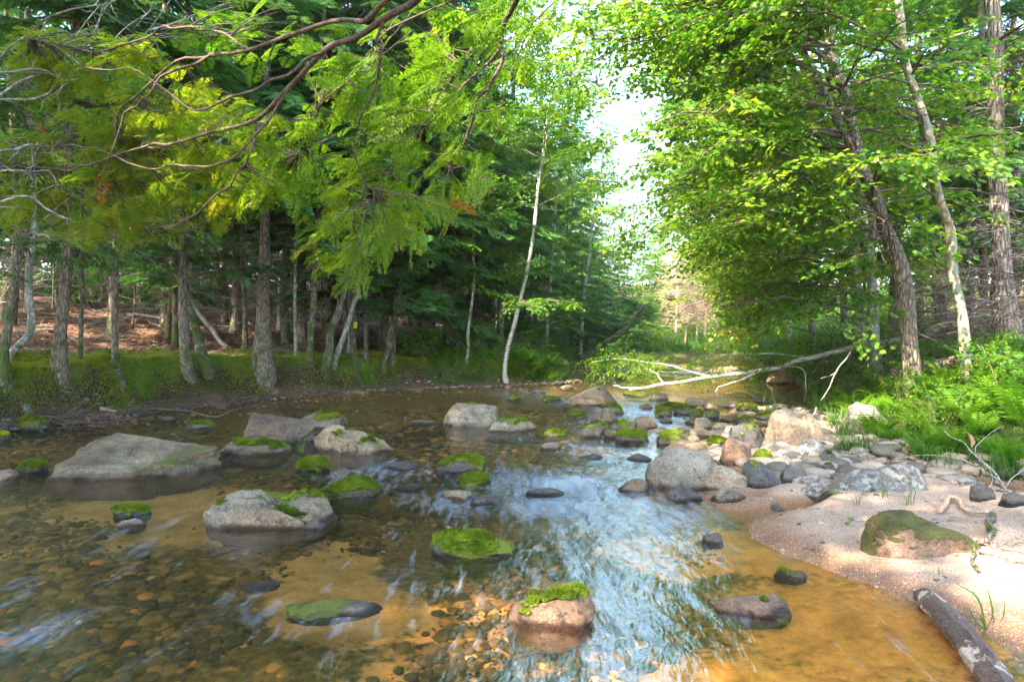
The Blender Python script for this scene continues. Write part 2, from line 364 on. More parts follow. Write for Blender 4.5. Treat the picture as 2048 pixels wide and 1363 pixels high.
foam_sky = np.clip(rif * 0.9 + 0.1 * fbm(q1, 2, 59) - 0.1, 0, 1)
M_W = NT('stream_water'); g = M_W; P = g.coords(False)
mp = g.scalev(P, (1, 0.3, 1), (0, 0, FLOW)); mp2 = g.scalev(P, (1, 0.14, 1), (0, 0, FLOW))
warp = g.mix(0.12, mp, g.noise(P, 2.5, 2, 0.5, 1), 'ADD'); warp2 = g.mix(0.08, mp2, g.noise(P, 3.0, 2, 0.5, 1), 'ADD')
b1 = g.noise(warp, 8, 4, 0.55); b2 = g.noise(warp, 34, 3, 0.6)
rfa = g.attr('foam_sky'); pl = g.attr('pool')
hgt = g.math('ADD', b1, g.math('MULTIPLY', b2, 0.28))
st = g.math('MULTIPLY', g.math('ADD', 0.4, g.math('MULTIPLY', rfa, 0.12)), g.math('SUBTRACT', 1.0, g.math('MULTIPLY', pl, 0.93)))
nrm = g.bump(hgt, st, 0.035)
fr = g.n('Fresnel', IOR=1.38, Normal=nrm)
tr = g.n('BsdfTransparent', Color=(0.98, 0.87, 0.66, 1))
gl = g.n('BsdfGlossy', Color=(0.90, 0.95, 1, 1), Roughness=g.math('ADD', g.math('MULTIPLY', g.math('SUBTRACT', 1.0, pl), 0.15), g.math('ADD', 0.02, g.math('MULTIPLY', rfa, 0.16))), Normal=nrm)
sh = g.n('MixShader', i0=g.math('MULTIPLY', fr, 0.35, True), i1=tr, i2=gl)
streak = g.noise(warp2, 15, 5, 0.65)
ff = g.math('MULTIPLY', g.ramp(g.math('ADD', g.math('MULTIPLY', rfa, 0.42), streak), [(0.60, 0.0), (1.12, 1.0)]), 0.42)
fo = g.n('BsdfDiffuse', Color=(0.40, 0.48, 0.62, 1), Normal=nrm)  # blue-white froth, with the reflected sky painted into its colour
M_W.done(g.n('MixShader', i0=ff, i1=sh, i2=fo)); M_WATER = M_W.m
keep = (wh[wq].min(1) < 0.03); q = wq[keep]; u_, inv = np.unique(q, return_inverse=True)
me = mesh_data('stream_water', np.c_[wx, wy, wz][u_], np.zeros((0, 3), int), inv.reshape(-1, 4), M_WATER, True, dict(foam_sky=foam_sky[u_], pool=pool[u_]))
tag(link(bpy.data.objects.new('stream_water', me)), kind='structure')
# ---------------------------------------------------------------- rocks
import bmesh
def ico(n):
    bm = bmesh.new(); bmesh.ops.create_icosphere(bm, subdivisions=n, radius=1)
    V = np.array([v.co[:] for v in bm.verts]); T = np.array([[v.index for v in f.verts] for f in bm.faces]); bm.free(); return V, T
ICO = {n: ico(n) for n in (2, 3, 4, 5, 6)}
def rock_mat(name, cols, moss=(0.16, 0.19, 0.014), moss2=(0.035, 0.05, 0.008), speck=0.5, lichen=0.0):
    g = NT(name); P = g.coords(); r = g.n('ObjectInfo', _out=5)
    V = g.n('VectorMath', _p={'operation': 'ADD'}, i0=P, i1=g.math('MULTIPLY', r, 50.0))
    n1 = g.noise(V, 2.6, 6, 0.65); n2 = g.noise(V, 22, 6, 0.75); n3 = g.noise(V, 130, 3, 0.7)
    c = g.ramp(g.math('ADD', g.math('MULTIPLY', n1, 0.65), g.math('MULTIPLY', n2, 0.35)), [(0.32, cols[0]), (0.5, cols[1]), (0.68, cols[2])])
    c = g.mix(speck, c, g.ramp(n3, [(0.3, 0.45), (0.5, 1.0), (0.72, 1.5)]), 'MULTIPLY')
    dk = g.ramp(g.noise(V, 7, 6, 0.8), [(0.56, 0.0), (0.62, 1.0)])
    c = g.mix(g.math('MULTIPLY', dk, 0.7), c, (0.035, 0.033, 0.026)); c = g.mix(0.6, c, g.ramp(g.noise(V, 55, 4, 0.75), [(0.35, 0.4), (0.6, 1.35)]), 'MULTIPLY')
    big = g.noise(V, 1.1, 3, 0.6); c = g.mix(g.ramp(big, [(0.42, 0.0), (0.6, 0.55)]), c, g.mix(1.0, c, (1.25, 0.95, 0.68), 'MULTIPLY'))
    band = g.noise(g.scalev(V, (0.8, 0.8, 5.0), (0.35, 0.3, 0)), 2.4, 5, 0.6); c = g.mix(0.55, c, g.ramp(band, [(0.35, 0.6), (0.62, 1.3)]), 'MULTIPLY')
    if lichen:
        c = g.mix(g.ramp(g.noise(V, 13, 6, 0.8), [(0.5, 0.0), (0.56, lichen)]), c, (0.38, 0.37, 0.32))
        c = g.mix(g.ramp(g.noise(V, 19, 5, 0.85), [(0.57, 0.0), (0.61, lichen)]), c, (0.03, 0.03, 0.026))
    wet = g.attr('wet'); c = g.mix(wet, c, g.mix(1.0, c, (0.17, 0.125, 0.085), 'MULTIPLY'))
    m = g.ramp(g.math('ADD', g.attr('moss'), g.math('MULTIPLY', g.math('SUBTRACT', n2, 0.5), 0.8)), [(0.42, 0.0), (0.6, 1.0)])
    c = g.mix(m, c, g.mix(g.ramp(n3, [(0.3, 0.0), (0.6, 1.0)]), moss2, moss))
    h = g.math('ADD', g.math('ADD', n2, g.math('MULTIPLY', g.noise(V, 6, 5, 0.65), 1.6)), g.math('ADD', g.math('MULTIPLY', n3, 0.4), g.math('MULTIPLY', m, 0.4)))
    ro = g.math('SUBTRACT', 0.85, g.math('MULTIPLY', wet, 0.5))
    return g.done(g.bsdf(c, ro, g.bump(h, 0.9, 0.04), 0.35))
RM = dict(grey=rock_mat('grey_granite', [(0.07, 0.054, 0.037), (0.185, 0.152, 0.108), (0.34, 0.29, 0.215)]),
          pale=rock_mat('pale_granite', [(0.09, 0.072, 0.052), (0.23, 0.195, 0.145), (0.37, 0.325, 0.25)]),
          brown=rock_mat('brown_stone', [(0.05, 0.036, 0.026), (0.13, 0.098, 0.072), (0.23, 0.185, 0.14)]),
          pink=rock_mat('pink_granite', [(0.12, 0.07, 0.045), (0.25, 0.165, 0.11), (0.38, 0.27, 0.20)]),
          dark=rock_mat('dark_stone', [(0.04, 0.038, 0.035), (0.09, 0.085, 0.08), (0.17, 0.16, 0.15)]),
          olive=rock_mat('olive_mossed_stone', [(0.07, 0.045, 0.03), (0.20, 0.13, 0.09), (0.34, 0.25, 0.18)], (0.075, 0.075, 0.012), (0.022, 0.024, 0.008)),
          lich=rock_mat('lichened_granite', [(0.08, 0.072, 0.062), (0.17, 0.155, 0.14), (0.28, 0.25, 0.23)], lichen=0.85))
# moss cap tufts
g = NT('moss'); a = g.attr('tint'); nn = g.noise(g.coords(False), 6, 3)
c = g.ramp(g.math('ADD', g.math('MULTIPLY', a, 0.75), g.math('MULTIPLY', nn, 0.4)), [(0.12, (0.06, 0.04, 0.012)), (0.24, (0.03, 0.05, 0.005)), (0.5, (0.11, 0.165, 0.010)), (0.8, (0.25, 0.28, 0.020))])
M_MOSS = g.done(g.n('MixShader', i0=0.3, i1=g.bsdf(c, 0.8, spec=0.1), i2=g.n('BsdfTranslucent', Color=c)))
def tufts(mb, V, N, n_per, rs, ln=0.016, w=0.006, tint=None, droop=0.0):
    """blades standing on points V with normals N"""
    k = len(V) * n_per; idx = np.repeat(np.arange(len(V)), n_per)
    b = V[idx]; d = N[idx] + rs.normal(0, 0.45, (k, 3)); d[:, 2] -= droop; d /= np.linalg.norm(d, axis=1, keepdims=True)
    s = np.cross(d, rs.normal(0, 1, (k, 3))); s /= np.linalg.norm(s, axis=1, keepdims=True) + 1e-9
    L = (ln * (0.5 + rs.rand(k)))[:, None]; off = rs.normal(0, 1, (k, 3)); off -= N[idx] * (off * N[idx]).sum(1, keepdims=True)
    b = b + off * w * 2.0
    tr = np.stack([b - s * w, b + s * w, b + d * L], 1).reshape(-1, 3)
    t = rs.rand(k) * 0.6 + 0.2 if tint is None else tint[idx] + rs.normal(0, .12, k)
    mb.add(tr, np.arange(k * 3).reshape(-1, 3), np.stack([t * 0.5, t * 0.5, t + 0.15], 1).ravel())
def vnormals(V, T):
    fn = np.cross(V[T[:, 1]] - V[T[:, 0]], V[T[:, 2]] - V[T[:, 0]]); N = np.zeros_like(V)
    for j in range(3): np.add.at(N, T[:, j], fn)
    return N / (np.linalg.norm(N, axis=1, keepdims=True) + 1e-12)
def rock(x0, x1, yt, yb, mat, label, moss=0.0, cap=0, seed=0, skew=0.0, ry=0.75, ang=0.5, hz=None, lv=None, wet=1, rot=0.0, name=None, group=None, boxy=0.6, shadecap=0.0):
    """rock from its outline in the photograph: left, right, top and waterline; built at its distance and real size"""
    base = gp((x0 + x1) / 2, yb) if hz is None else None
    hz = max(base[2], 0.0) if hz is None else hz
    df = F * (CAMZ - hz) / (yb - HORIZ)
    for _ in range(3):
        w = (x1 - x0) / F * (df if _ == 0 else dc); dep = w * ry; dc = df + dep * 0.42
    xc = ((x0 + x1) / 2 - 1024) / F * dc; zt = CAMZ - (yt - HORIZ) / F * (dc + dep * 0.08)
    H_ = max(zt - hz, 0.02)
    pxw = (x1 - x0)
    lv = lv or (6 if pxw > 220 else 5 if pxw > 70 else 4 if pxw > 25 else 3)
    V, T = ICO[lv]; V = V.copy(); rs = np.random.RandomState(seed * 31 + 5)
    nrm = V.copy()
    V = np.sign(V) * np.abs(V) ** (1 - 0.25 * boxy)
    for k in range(int(5 + ang * 7)):
        n = rs.normal(0, 1, 3); n[2] = abs(n[2]) * 0.8 + 0.1 if k % 2 else n[2]; n /= np.linalg.norm(n); d = rs.uniform(0.62, 0.90)
        e = np.maximum(0, V @ n - d); V = V - e[:, None] * n * min(1, 0.55 + ang * 0.4)
    V = V * (1 + 0.13 * fbm(nrm * 1.3 + seed * 3.1, 3, seed)[:, None] + (0.02 + ang * 0.05) * fbm(nrm * 3.3 + seed, 4, seed + 9)[:, None] + 0.012 * fbm(nrm * 14, 3, seed + 3)[:, None])
    if ang > 0.4:      # a few cracks
        for k in range(2):
            n = rs.normal(0, 1, 3); n /= np.linalg.norm(n); q = nrm @ n + 0.12 * vnoise(nrm * 3, seed + k) - rs.uniform(-.3, .5)
            V = V * (1 - 0.035 * np.exp(-(q / 0.02) ** 2))[:, None]
    for ax in (0, 1): V[:, ax] = (V[:, ax] - V[:, ax].min()) / (V[:, ax].max() - V[:, ax].min()) * 2 - 1
    V[:, 2] *= 1 + skew * V[:, 0]
    V[:, 2] = V[:, 2] / V[:, 2].max(); V[:, 2] = np.maximum(V[:, 2], -1.0)
    zs = H_ / 0.92
    c_, s_ = math.cos(rot), math.sin(rot)
    V = V * np.array([w / 2, dep / 2, zs]); V = np.c_[V[:, 0] * c_ - V[:, 1] * s_, V[:, 0] * s_ + V[:, 1] * c_, V[:, 2] - 0.08 * zs]
    if rot: V[:, 0] *= w / (V[:, 0].max() - V[:, 0].min())
    N = vnormals(V, T)
    wz_ = V[:, 2] + hz
    mo = sstep(0.1, 0.9, N[:, 2]) * 0.65 + 0.45 * fbm(V * 2.6 / max(w, .15) + seed, 3, seed + 1) + (moss - 0.72)
    mo = np.clip(mo, 0, 1) * (moss > 0)
    wt = wet * (1 - sstep(0.008, 0.035 + 0.05 * H_, V[:, 2] + 0.02 * vnoise(V * 9, seed)))
    me = mesh_data(name or 'boulder', V, T, np.zeros((0, 4), int), RM[mat], True, dict(moss=mo, wet=wt))
    o = link(bpy.data.objects.new(name or ('boulder' if pxw > 60 else 'river_rock'), me)); o.location = (xc, dc, hz)
    tag(o, label, 'boulder' if pxw > 60 else 'rock', group or 'rocks in and beside the stream')
    if cap > 0:
        # moss cushion on the upper part: shell with a soft edge, and tufts
        cn = N[:, 2] + 0.40 * fbm(V * 3 / max(w, .15) + seed * 2, 3, seed + 7) + .34 * fbm(V * 15, 3, seed + 8) + V[:, 2] / max(H_, 1e-3) * 0.35
        m_ = sstep(1.52 - .8 * cap, 1.52 - .8 * cap + 0.35, cn)
        sel = (m_[T].min(1) > 0.22); t = T[sel]
        if len(t) > 4:
            u, inv = np.unique(t, return_inverse=True)
            thick = (0.002 + 0.022 * m_[u] * min(1, w * 2)) * (1 + 0.5 * vnoise(V[u] * 38, seed + 2)) * (m_[u] > 0.03) - 0.004
            CV = V[u] + N[u] * thick[:, None]
            mb = MB(); tn = 0.34 + 0.36 * fbm(V[u] * 7, 3, seed + 4) + 0.16 * (m_[u] - .4)
            mb.add(CV, inv.reshape(-1, 3), np.clip(tn, 0.15, 1))
            # scatter tufts on the faces by area
            tt = inv.reshape(-1, 3); A = np.linalg.norm(np.cross(CV[tt[:, 1]] - CV[tt[:, 0]], CV[tt[:, 2]] - CV[tt[:, 0]]), axis=1) / 2
            A = A * (.05 + m_[u][tt[:, 0]] ** 1.5); cnt = int(min(8000, 8000 * A.sum() / 0.35 + 200)); f = rs.choice(len(tt), cnt, p=A / A.sum()); b = rs.dirichlet((1, 1, 1), cnt)
            Pp = (CV[tt[f]] * b[:, :, None]).sum(1); Np = N[u][tt[f][:, 0]]
            tufts(mb, Pp, Np, 1, rs, 0.016, 0.0035, tn[tt[f][:, 0]])
            mb.build('moss_cushion', M_MOSS, o, smooth=False)
    return o
R = rock
# --- left part of the stream
R(95, 440, 868, 957, 'grey', 'largest long grey-brown boulder in the water at left, highest near its left end', .38, 0, 3, -.14, .6, .9, boxy=1.7)
R(38, 92, 921, 946, 'dark', 'small round rock under a full bright moss cap just left of the long boulder', .9, 1.5, 4, boxy=.2, ang=.1)
R(-18, 40, 937, 960, 'pale', 'low pale blue-grey rock cut by the left edge of the picture', 0, 0, 5, ang=.2)
R(-30, 25, 862, 882, 'dark', 'dark mossy rock at the left edge above the pale low rock', .8, 1.1, 6, ang=.2)
R(17, 105, 833, 862, 'dark', 'dark green mossy boulder at the foot of the left bank below the twisted birch', .75, .9, 7, ang=.3)
R(-14, 16, 838, 862, 'dark', 'small dark rock at the left edge at the foot of the mossy bank', .6, 0, 8)
R(370, 428, 843, 858, 'grey', 'low rounded grey rock with a mossy right side behind the long boulder', .4, .75, 9, ang=.1)
R(320, 352, 831, 842, 'brown', 'small reddish brown rock near the driftwood of the left shore', 0, 0, 10)
R(490, 643, 825, 888, 'brown', 'angular smooth brown boulder, tallest on its left, in the group of three left of centre', .1, 0, 12, -.2, .7, 1.0, boxy=1.8)
R(585, 693, 823, 857, 'grey', 'pale boulder with moss on both shoulders behind the angular brown boulder', .62, .85, 13, 0, .7, .3)
R(622, 797, 850, 907, 'pale', 'pale wedge-shaped boulder with a bright moss patch on its right end', .45, .55, 14, -.18, .6, .9, boxy=1.3)
R(443, 580, 877, 911, 'grey', 'low flat boulder half covered in moss in front of the brown boulder', .6, .55, 15, .1, .6, .3)
R(592, 664, 915, 943, 'dark', 'moss-capped rock with a grass sprig, in front of the pale wedge boulder', .9, 1.35, 16, ang=.2, boxy=.3)
R(635, 762, 955, 997, 'dark', 'moss-capped boulder just behind the cracked boulder left of centre', .9, 1.25, 17, 0, .6, .2, boxy=.3)
R(425, 673, 968, 1055, 'pale', 'large cracked pale boulder with a small moss patch, in the foreground left of centre', .5, .42, 19, -.05, .6, 1.1, boxy=1.5)
R(608, 648, 1036, 1060, 'dark', 'small dark rough rock touching the right foot of the cracked pale boulder', .3, 0, 20)
R(222, 300, 1010, 1034, 'dark', 'low dark moss-topped rock in the shallows before the long boulder', .8, .9, 21, ang=.3)
R(238, 292, 1037, 1056, 'pale', 'flat pale stone washed by a riffle at left', 0, 0, 22)
R(815, 885, 838, 849, 'dark', 'low wet rocks with a little moss left of the smooth round-topped boulder', .6, 0, 23)
R(882, 996, 801, 853, 'pale', 'smooth round-topped pale boulder with dark moss on its lower face in mid-stream', .5, .2, 24, -.05, .75, .4, boxy=1.3)
R(972, 1074, 832, 864, 'pale', 'low pale boulder with patches of moss, touching the smooth round-topped one', .6, .7, 25, 0, .7, .3)
R(872, 972, 911, 945, 'dark', 'round dark rock with moss draped on its left in the middle of the stream', .8, .95, 26, 0, .7, .2)
R(913, 983, 948, 969, 'dark', 'small low moss cap in mid-stream in front of the round dark rock', .95, 1.5, 27, ang=.1, boxy=.2)
R(880, 945, 977, 999, 'grey', 'low pale rock splashed by the riffle left of a black wet rock', 0, 0, 28)
R(940, 1012, 987, 1011, 'dark', 'black wet rock with a white riffle at its right end', .3, 0, 29)
R(770, 840, 924, 940, 'dark', 'low dark wet rock in the riffle between two moss caps', .3, 0, 30)
R(860, 1035, 1067, 1114, 'dark', 'wide low rock with a bright moss cap in the centre of the foreground', .8, .85, 31, -.06, .55, .2)
R(1010, 1190, 1178, 1262, 'pink', 'sunlit orange-grey boulder with golden moss on top, nearest the camera', .55, .7, 33, .0, .75, .6, boxy=1.2)
R(565, 765, 1204, 1240, 'dark', 'long low black-green rock awash in the foreground', .34, 0, 34, .1, .5, .3)
R(488, 558, 1163, 1180, 'dark', 'small black rock just breaking the surface in the foreground', .2, 0, 35)
R(790, 850, 968, 980, 'dark', 'small dark rock under the riffle behind the wide moss-capped rock', .2, 0, 36)
R(1080, 1121, 884, 900, 'pale', 'small pale lilac-grey rock alone in mid-stream', 0, 0, 37, ang=.2)
R(1158, 1212, 908, 919, 'dark', 'low dark rock barely breaking the surface right of the lone pale rock', 0, 0, 38)
R(1253, 1303, 906, 921, 'dark', 'low dark rough rock left of the big oblong boulder', 0, 0, 39)
R(1235, 1298, 957, 986, 'brown', 'wet brown rock at the left foot of the big oblong boulder', .1, 0, 40, ang=.6)
R(1050, 1130, 975, 992, 'dark', 'smooth dark rock under the small white fall of water', .1, 0, 41, ang=.1)
# --- rapids, back to front
R(1122, 1247, 769, 812, 'pale', 'large pale boulder with a sloping left side at the head of the rapids', .35, 0, 45, .14, .7, .6, boxy=1.2)
R(1205, 1242, 806, 816, 'dark', 'small bright moss cap at the foot of the boulder heading the rapids', .95, 1.5, 46, ang=.1)
R(1226, 1250, 815, 828, 'dark', 'small dark green mossy rock behind the upright grey rock', .9, .8, 47)
R(1134, 1172, 819, 828, 'dark', 'low mossy rock left of the upright grey rock', .9, 1.1, 48)
R(1180, 1237, 813, 846, 'grey', 'upright round grey rock among the rapids', .15, 0, 49, ang=.3)
R(1159, 1205, 847, 875, 'grey', 'olive mossy rock at the left end of the mossy group', .72, .5, 50, ang=.3)
R(1188, 1222, 843, 862, 'dark', 'dark moss rock between the olive rock and the upright grey rock', .9, .7, 51)
R(1216, 1276, 840, 864, 'dark', 'dark mossy rock with a bare crest behind the brightest moss cap', .8, .6, 52)
R(1208, 1240, 856, 876, 'dark', 'dark rock left of the brightest moss cap', .8, .4, 53)
R(1230, 1297, 859, 885, 'dark', 'brightest moss-capped rock of the mossy group', .9, 1.25, 54, ang=.2)
R(1090, 1133, 859, 872, 'dark', 'low bright moss cap left of the mossy group', .95, 1.5, 55, ang=.1)
R(1256, 1314, 831, 858, 'brown', 'square dark grey-brown rock right of the upright grey rock', .1, 0, 56, ang=.6, boxy=.9)
R(1276, 1307, 806, 818, 'brown', 'small brown rock in white water behind the square rock', 0, 0, 57)
R(1310, 1380, 806, 819, 'dark', 'long flat moss-covered rock in the upper rapids', .95, 1.4, 58, ang=.1)
R(1309, 1345, 818, 832, 'dark', 'round bright moss cap in front of the long flat mossy rock', .95, 1.5, 59, ang=.1)
R(1297, 1340, 785, 800, 'grey', 'grey rock with a mossy left side near the tip of the fallen birch', .6, 0, 60)
R(1246, 1298, 781, 790, 'dark', 'flat mossy rocks right of the boulder at the head of the rapids', .85, .8, 61)
R(1368, 1422, 794, 813, 'pale', 'flat pale rock at the edge of the still pool', .1, 0, 62, .0, .8, .2)
R(1385, 1409, 811, 823, 'pink', 'small reddish rock in front of the flat pale rock', 0, 0, 63)
R(1402, 1439, 802, 819, 'grey', 'grey wet rock right of the flat pale rock', .1, 0, 64)
R(1380, 1407, 818, 835, 'dark', 'small round bright moss ball below the reddish rock', .95, 1.6, 65, ang=.1)
R(1409, 1438, 822, 836, 'dark', 'olive mossy rock right of the moss ball', .8, .9, 66)
R(1343, 1384, 817, 830, 'dark', 'black wet ledge behind the moss ball where the water steps down', 0, 0, 67)
R(1388, 1424, 833, 857, 'pale', 'round pale grey rock below the moss ball', 0, 0, 68, ang=.2)
R(1369, 1390, 838, 848, 'brown', 'small dark brown rock left of the round pale grey rock', 0, 0, 69)
R(1438, 1477, 826, 843, 'brown', 'dark reddish rock at the foot of the still pool', 0, 0, 70)
R(1472, 1513, 807, 821, 'dark', 'yellow-mossed rock at the lip of the still pool', .9, 1.2, 71)
R(1470, 1511, 831, 848, 'dark', 'dark green mossy rock below the yellow-mossed rock', .9, 1.1, 72)
R(1504, 1566, 820, 840, 'dark', 'wide dark mossy rock beside the pyramid boulder', .9, .9, 73)
R(1425, 1466, 844, 862, 'pale', 'pale rock left of the dark lichened rocks', 0, 0, 74)
R(1378, 1425, 853, 873, 'grey', 'flat grey rock below the round pale grey rock', 0, 0, 75)
R(1297, 1350, 856, 868, 'dark', 'flat dark rock in the middle rapids', 0, 0, 76)
R(1352, 1384, 853, 863, 'dark', 'small dark flat stone between the flat grey and flat dark rocks', 0, 0, 77)
R(1312, 1388, 862, 891, 'dark', 'olive moss-topped rock above the flat granite rock', .75, .6, 78)
R(1345, 1378, 871, 885, 'dark', 'small yellow-green moss cap on the edge of the olive rock', .95, 1.3, 79)
R(1372, 1398, 869, 884, 'grey', 'small grey rock right of the yellow-green moss cap', 0, 0, 80)
R(1411, 1460, 873, 886, 'dark', 'low bright mossy rock behind the pink granite boulder', .95, 1.3, 81)
R(1332, 1414, 881, 907, 'grey', 'flat granite rock with dark lichen rings behind the big oblong boulder', .2, 0, 82, ang=.3)
R(1455, 1535, 846, 897, 'dark', 'dark mossy boulder left of the pyramid boulder', .75, .4, 83)
R(1445, 1480, 850, 880, 'lich', 'small lichened rock against the dark mossy boulder', .2, 0, 84)
R(1440, 1508, 872, 928, 'pink', 'pink granite boulder catching the sun behind the big oblong boulder', 0, 0, 85, ang=.6)
R(1288, 1452, 896, 980, 'pale', 'big smooth oblong boulder with a warm left end at the edge of the sand', 0, 0, 87, -.02, .62, .5, boxy=1.6, hz=0)
R(1400, 1520, 926, 983, 'pale', 'smooth rounded grey boulder on the sand beside the big oblong boulder', .1, 0, 88, -.05, .7, .3, hz=0)
R(1478, 1559, 921, 976, 'dark', 'dark round boulder with an olive moss top behind the rounded grey boulder', .62, .45, 89)
R(1500, 1553, 902, 926, 'brown', 'brown rock with a yellow moss cap above the dark round boulder', .9, 1.0, 90)
R(1334, 1403, 972, 1002, 'dark', 'rough dark angular rock at the foot of the rounded grey boulder', .1, 0, 91, ang=.9)
R(1416, 1492, 976, 1004, 'grey', 'low blue-grey rock half buried in the sand in front of the rounded grey boulder', 0, 0, 92, ang=.3)
R(1525, 1648, 814, 902, 'pale', 'big pale pyramid-shaped boulder with grass at its foot', .15, 0, 93, 0, .7, .6, boxy=0)
R(1520, 1587, 880, 906, 'lich', 'pink-grey lichened rock below the pyramid boulder', .1, 0, 94)
R(1546, 1588, 897, 922, 'lich', 'white-flecked rock in the cobbles below the pyramid boulder', .1, 0, 95)
R(1585, 1647, 876, 921, 'lich', 'black and white lichened rock with a mossy foot', .45, .2, 96)
R(1634, 1675, 899, 927, 'dark', 'small mossy brown rock at the foot of the fern bank', .7, .5, 97)
R(1555, 1622, 929, 964, 'dark', 'dark blocky rock between the dark round boulder and the back-water', .3, 0, 98, ang=.8)
R(1608, 1650, 925, 947, 'dark', 'smooth blue-black stone in the cobbles', 0, 0, 99, ang=.2)
R(1640, 1671, 925, 947, 'dark', 'green-stained stone right of the blue-black stone', .8, .4, 100)
R(1563, 1650, 951, 986, 'lich', 'grey lichened boulder lying left of the big speckled boulder', .15, 0, 101, ang=.3, hz=0.0)
R(1600, 1700, 960, 1000, 'lich', 'low shoulder rock joined to the left of the big speckled boulder', .2, 0, 102, ang=.5, hz=0.02)
R(1640, 1858, 924, 1006, 'lich', 'big humped boulder speckled black and white at the back of the sand bar', .2, 0, 103, .1, .6, .4, hz=0.06, boxy=.2)
R(1541, 1564, 1005, 1018, 'dark', 'small dark stone lying alone on the sand', 0, 0, 104, wet=0)
R(1718, 1945, 1021, 1100, 'olive', 'broad rounded boulder covered in dark moss, sunk in the sand bar', 1.12, 0, 105, -.05, .62, .25, hz=0.10, wet=0, boxy=.3)
R(1680, 1783, 803, 872, 'lich', 'large lichened boulder half hidden by ferns', .1, 0, 106, ang=.5)
R(1531, 1592, 741, 767, 'pink', 'sunlit tan boulder on the far side of the still pool under the fallen birch', 0, 0, 107, ang=.4, boxy=.2)
R(1300, 1372, 727, 740, 'grey', 'slanting flat grey rock at the far end of the stream', 0, 0, 108, .3)
R(1418, 1480, 732, 746, 'grey', 'low grey rock at the far shore behind the fallen birch', 0, 0, 109)
R(1380, 1420, 732, 741, 'grey', 'smaller low grey rock at the far shore', 0, 0, 110)
R(1245, 1292, 737, 744, 'grey', 'flat rock in the far riffle below the leaning hemlocks', 0, 0, 111)
R(1550, 1612, 1139, 1160, 'brown', 'small brown rock half sunk at the edge of the sand', .3, .2, 112)
R(1425, 1582, 1192, 1233, 'pink', 'flat orange slab with a dark mossy rim, just above the water near the sand', .3, .1, 113, .0, .5, .4)
R(1400, 1450, 1063, 1090, 'dark', 'dark rock under the fast water near the sand point', 0, 0, 114)
R(1713, 1753, 895, 927, 'lich', 'pinkish lichened rock under the front ferns', 0, 0, 115)
R(1908, 1952, 932, 955, 'pink', 'tan rock at the foot of the fern bank at right', .3, 0, 116)
R(1920, 1947, 949, 963, 'brown', 'small tan stone below the tan rock at the fern bank', 0, 0, 117)
R(1935, 1992, 966, 1003, 'dark', 'dark rock in the back channel behind the bleached twigs', .3, 0, 118)
R(1995, 2062, 985, 1012, 'dark', 'dark rock at the right edge in the back channel', .2, 0, 119)
R(1010, 1042, 789, 799, 'dark', 'small mossy rock left of the riffle near the left point', .8, .9, 120)
R(1083, 1122, 793, 802, 'dark', 'low mossy rock before the boulder at the head of the rapids', .8, 1.0, 121)
R(1063, 1092, 778, 786, 'dark', 'small dark rock near the leaning birch', .5, 0, 122)
R(1008, 1024, 770, 778, 'pink', 'small tan stone at the foot of the leaning birch', 0, 0, 123)
R(1120, 1144, 769, 776, 'grey', 'tiny pale rock upstream of the boulder at the head of the rapids', 0, 0, 124)
R(1445, 1480, 806, 814, 'dark', 'flat dark stone at the lip of the still pool', 0, 0, 125)
R(1500, 1550, 793, 802, 'dark', 'low dark stone under thin grass in the still pool', 0, 0, 126)
R(1560, 1592, 818, 830, 'dark', 'dark mossy stone behind the pyramid boulder', .7, 0, 127)
R(1320, 1346, 836, 846, 'dark', 'small dark stone in the middle rapids by the dark brown rock', 0, 0, 128)
R(1462, 1500, 862, 872, 'dark', 'flat dark stone behind the dark mossy boulder', 0, 0, 129)
R(530, 556, 1025, 1032, 'dark', 'tiny dark stone beside the cracked pale boulder', 0, 0, 130) if 0 else None
# cobbles between the rocks and on the bed
rs = np.random.RandomState(3)
def cobbles(name, pts, sz, mat, kind='stuff', flat=0.55, seed=1):
    mb = MB(); rs = np.random.RandomState(seed); vs = []
    for k in range(8):
        V, T = ICO[2]; V = V * (1 + 0.22 * vnoise(V * 1.6 + k * 7, k)[:, None]); n = rs.normal(0, 1, 3); n /= np.linalg.norm(n); V = V - np.maximum(0, V @ n - .6)[:, None] * n; vs.append((V, T))
    pick = rs.randint(0, 8, len(pts))
    for k in range(8):
        i = np.where(pick == k)[0]
        if len(i) == 0: continue
        a = rs.rand(len(i)) * 6.28; c, s = np.cos(a), np.sin(a); z = np.zeros(len(i)); o = z + 1
        M = np.stack([np.stack([c, -s, z], 1), np.stack([s, c, z], 1), np.stack([z, z, o], 1)], 1)
        S3 = np.stack([sz[i] * (0.8 + 0.5 * rs.rand(len(i))), sz[i], sz[i] * flat], 1); M = M * S3[:, None, :]
        place(vs[k][0], vs[k][1], M, pts[i], mb, rs.rand(len(i)))
    o = mb.build(name, mat, smooth=True); tag(o, kind=kind); return o
def stone_mat(name, stops, rough=0.8):
    g = NT(name); a = g.attr('tint'); n = g.noise(g.coords(False), 60, 4, 0.7)
    c = g.mix(0.6, g.ramp(a, stops), g.ramp(n, [(0.3, 0.5), (0.7, 1.35)]), 'MULTIPLY')
    return g.done(g.bsdf(c, rough, g.bump(n, 0.4, 0.01)))
M_BEDST = stone_mat('bed_pebbles', [(0.0, (0.015, 0.013, 0.007)), (0.4, (0.042, 0.030, 0.012)), (0.75, (0.10, 0.064, 0.022)), (0.95, (0.17, 0.095, 0.03)), (0.985, (0.26, 0.10, 0.03)), (1.0, (0.30, 0.26, 0.20))])
M_COB = stone_mat('cobble', [(0.0, (0.05, 0.043, 0.036)), (0.4, (0.15, 0.125, 0.10)), (0.8, (0.27, 0.22, 0.17)), (1.0, (0.34, 0.24, 0.17))])
